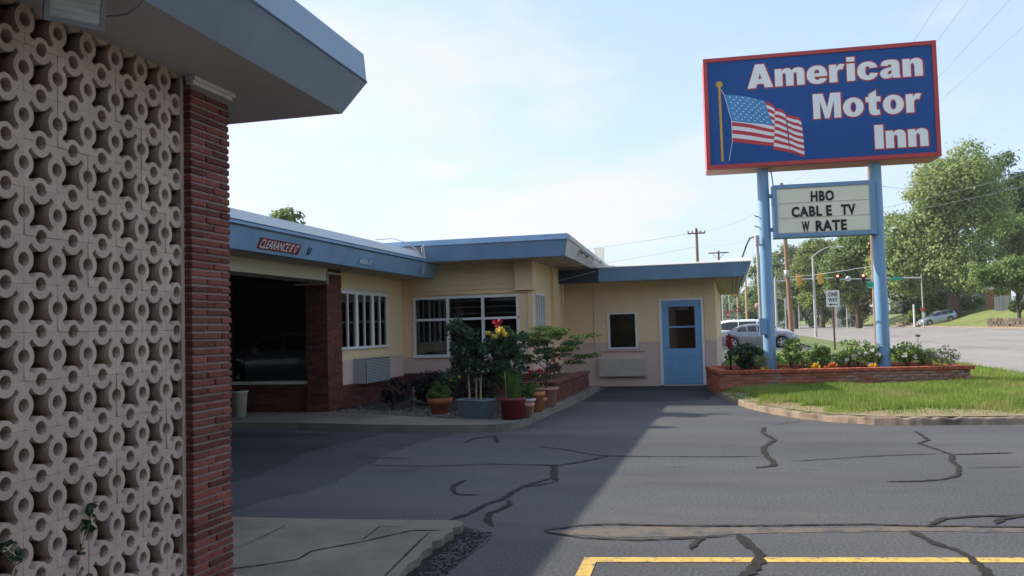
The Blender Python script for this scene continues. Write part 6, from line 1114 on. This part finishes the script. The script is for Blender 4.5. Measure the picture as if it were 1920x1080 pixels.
tree('shade_tree', 'grey green tree between the left sign post and leaning wooden pole', (8.6, 182, .4), 15.5, rl(11, 0, 8.8, 3.2, 5.0, 2.0, 2.9, 30), 'leaf_mid', 15000, .46, .4, k=50, cr=1.15)
tree('shade_tree', 'hazy far tree between the tall tan pole and left sign post', (5.6, 205, .2), 11.5, rl(9, 0, 6.3, 3.4, 3.8, 1.8, 2.6, 33), 'leaf_haze', 6000, .55, .35, k=26)
tree('shade_tree', 'hazy far tree under the roof corner by the red signs', (1.6, 212, .2), 8.5, rl(8, 0, 4.6, 3.2, 2.8, 1.5, 2.2, 36), 'leaf_haze', 4500, .55, .3, k=22)
tree('rusty_tree', 'slim rusty brown foliaged tree beside the white house', (21.8, 158, 1.0), 9, rl(7, 0, 5, 1.6, 3.2, 1.2, 1.7, 39), 'leaf_rust', 4200, .42, .25, k=20, cr=.9)
tree('roadside_tree', 'dark lower tree at the foot of the big pale tree', (26.8, 140, 1.2), 8, rl(8, 0, 4.4, 2.0, 2.4, 1.2, 1.9, 42), 'leaf_dark', 4500, .42, .25, k=20, cr=.9)
tree('shade_tree', 'leafy tree top showing above the long blue roof at left', (-33.8, 60, 0), 11.8, rl(8, 0, 9.8, 1.5, .9, .7, 1.1, 45), 'leaf_olive', 3600, .30, .25, k=26, cr=.55, th=.75)
for lb, b, hh, r_, m_ in [('sunlit bush on the bank beside the blue sign', (28.2, 139, 1.4), 3.2, 1.9, 'leaf_olive'), ('bright bush at the foot of the big pale tree', (28.6, 131.5, 1.8), 3.4, 2.0, 'leaf_bright'), ('low bush under the house windows right of the thick trunk', (32.5, 134, 2.3), 2.6, 2.0, 'leaf_mid'), ('small round bush on lawn before the fence', (29.3, 100, 2.0), 1.2, .8, 'leaf_dark'), ('pale feathery shrub at the bank foot near thick white post', (25.9, 134, .8), 2.0, 1.1, 'leaf_olive'), ('wide dark bush behind the two red lights', (21.5, 166, .8), 4.0, 2.6, 'leaf_dark'), ('dark hedge bush left of the white house', (17.0, 180, .5), 4.5, 3.2, 'leaf_dark'), ('dark bush between street lamp and leaning pole', (11.5, 188, .3), 5, 3.4, 'leaf_dark')]:
    t = thing('bush', lb, 'bush', b); leafpart('foliage', clumps(int(1500+r_*500), 26, (b[0], b[1], b[2]+hh*.45), (r_, r_, hh*.5), r_*.35), .32 if r_ > 1 else .2, mt[m_], t, .45, .7)
    mb = MB(); mb.tube([Vector(b)-Vector((0, 0, .2)), Vector(b)+Vector((0, 0, hh*.5))], [.1, .04], 6); part('stem', mb, mt['bark'], t)
# distant wood closing the horizon
P_ = np.concatenate([clumps(900, 10, (x, 300+random.uniform(-20, 20), random.uniform(3, 6)), (9, 6, random.uniform(4, 6.5)), 2.6) for x in range(-60, 190, 9)])
V, F = leaves(P_, 1.1, .4, .8); o = put('distant_wood', npmesh('distant_wood', V, F, mt['leaf_haze'])); o['kind'] = 'stuff'

# thin summer haze in the air, one closed box round the whole scene
mb = MB(); mb.box(-120, 330, -120, 460, -1.2, 34); hzb = part('haze', mb, []); hzb['kind'] = 'stuff'
hm = bpy.data.materials.new('haze'); hm.use_nodes = True; hn = hm.node_tree.nodes; hn.remove(hn['Principled BSDF']); pv = hn.new('ShaderNodeVolumePrincipled'); pv.inputs['Color'].default_value = (.90, .94, 1, 1); pv.inputs['Density'].default_value = .00025; pv.inputs['Anisotropy'].default_value = .3
hm.node_tree.links.new(pv.outputs[0], hn['Material Output'].inputs['Volume']); hzb.data.materials.append(hm)

# repeats share a group phrase
GP = {'tree': 'trees along the street', 'bush': 'bushes on the far bank', 'utility pole': 'utility poles along the street', 'street lamp': 'street lamps along the road', 'road sign': 'small road signs by the street', 'traffic signal': 'traffic signals at the crossing', 'pole': 'slim poles beyond the office corner', 'potted plant': 'potted plants in front of the office', 'pot': 'small empty pots in front of the office', 'shrub': 'shrubs in the planting beds', 'plant': 'plants in the beds', 'flower': 'low flowers in the beds', 'car': 'cars around the motel', 'house': 'houses across the road', 'air conditioner': 'wall air conditioners of the office', 'flower bed': 'brick flower beds'}
tops = [o for o in S.objects if o.parent is None and 'category' in o]
for o in tops:
    c = o['category']
    if c in GP and 'group' not in o and sum(p['category'] == c for p in tops) > 1: o['group'] = GP[c]
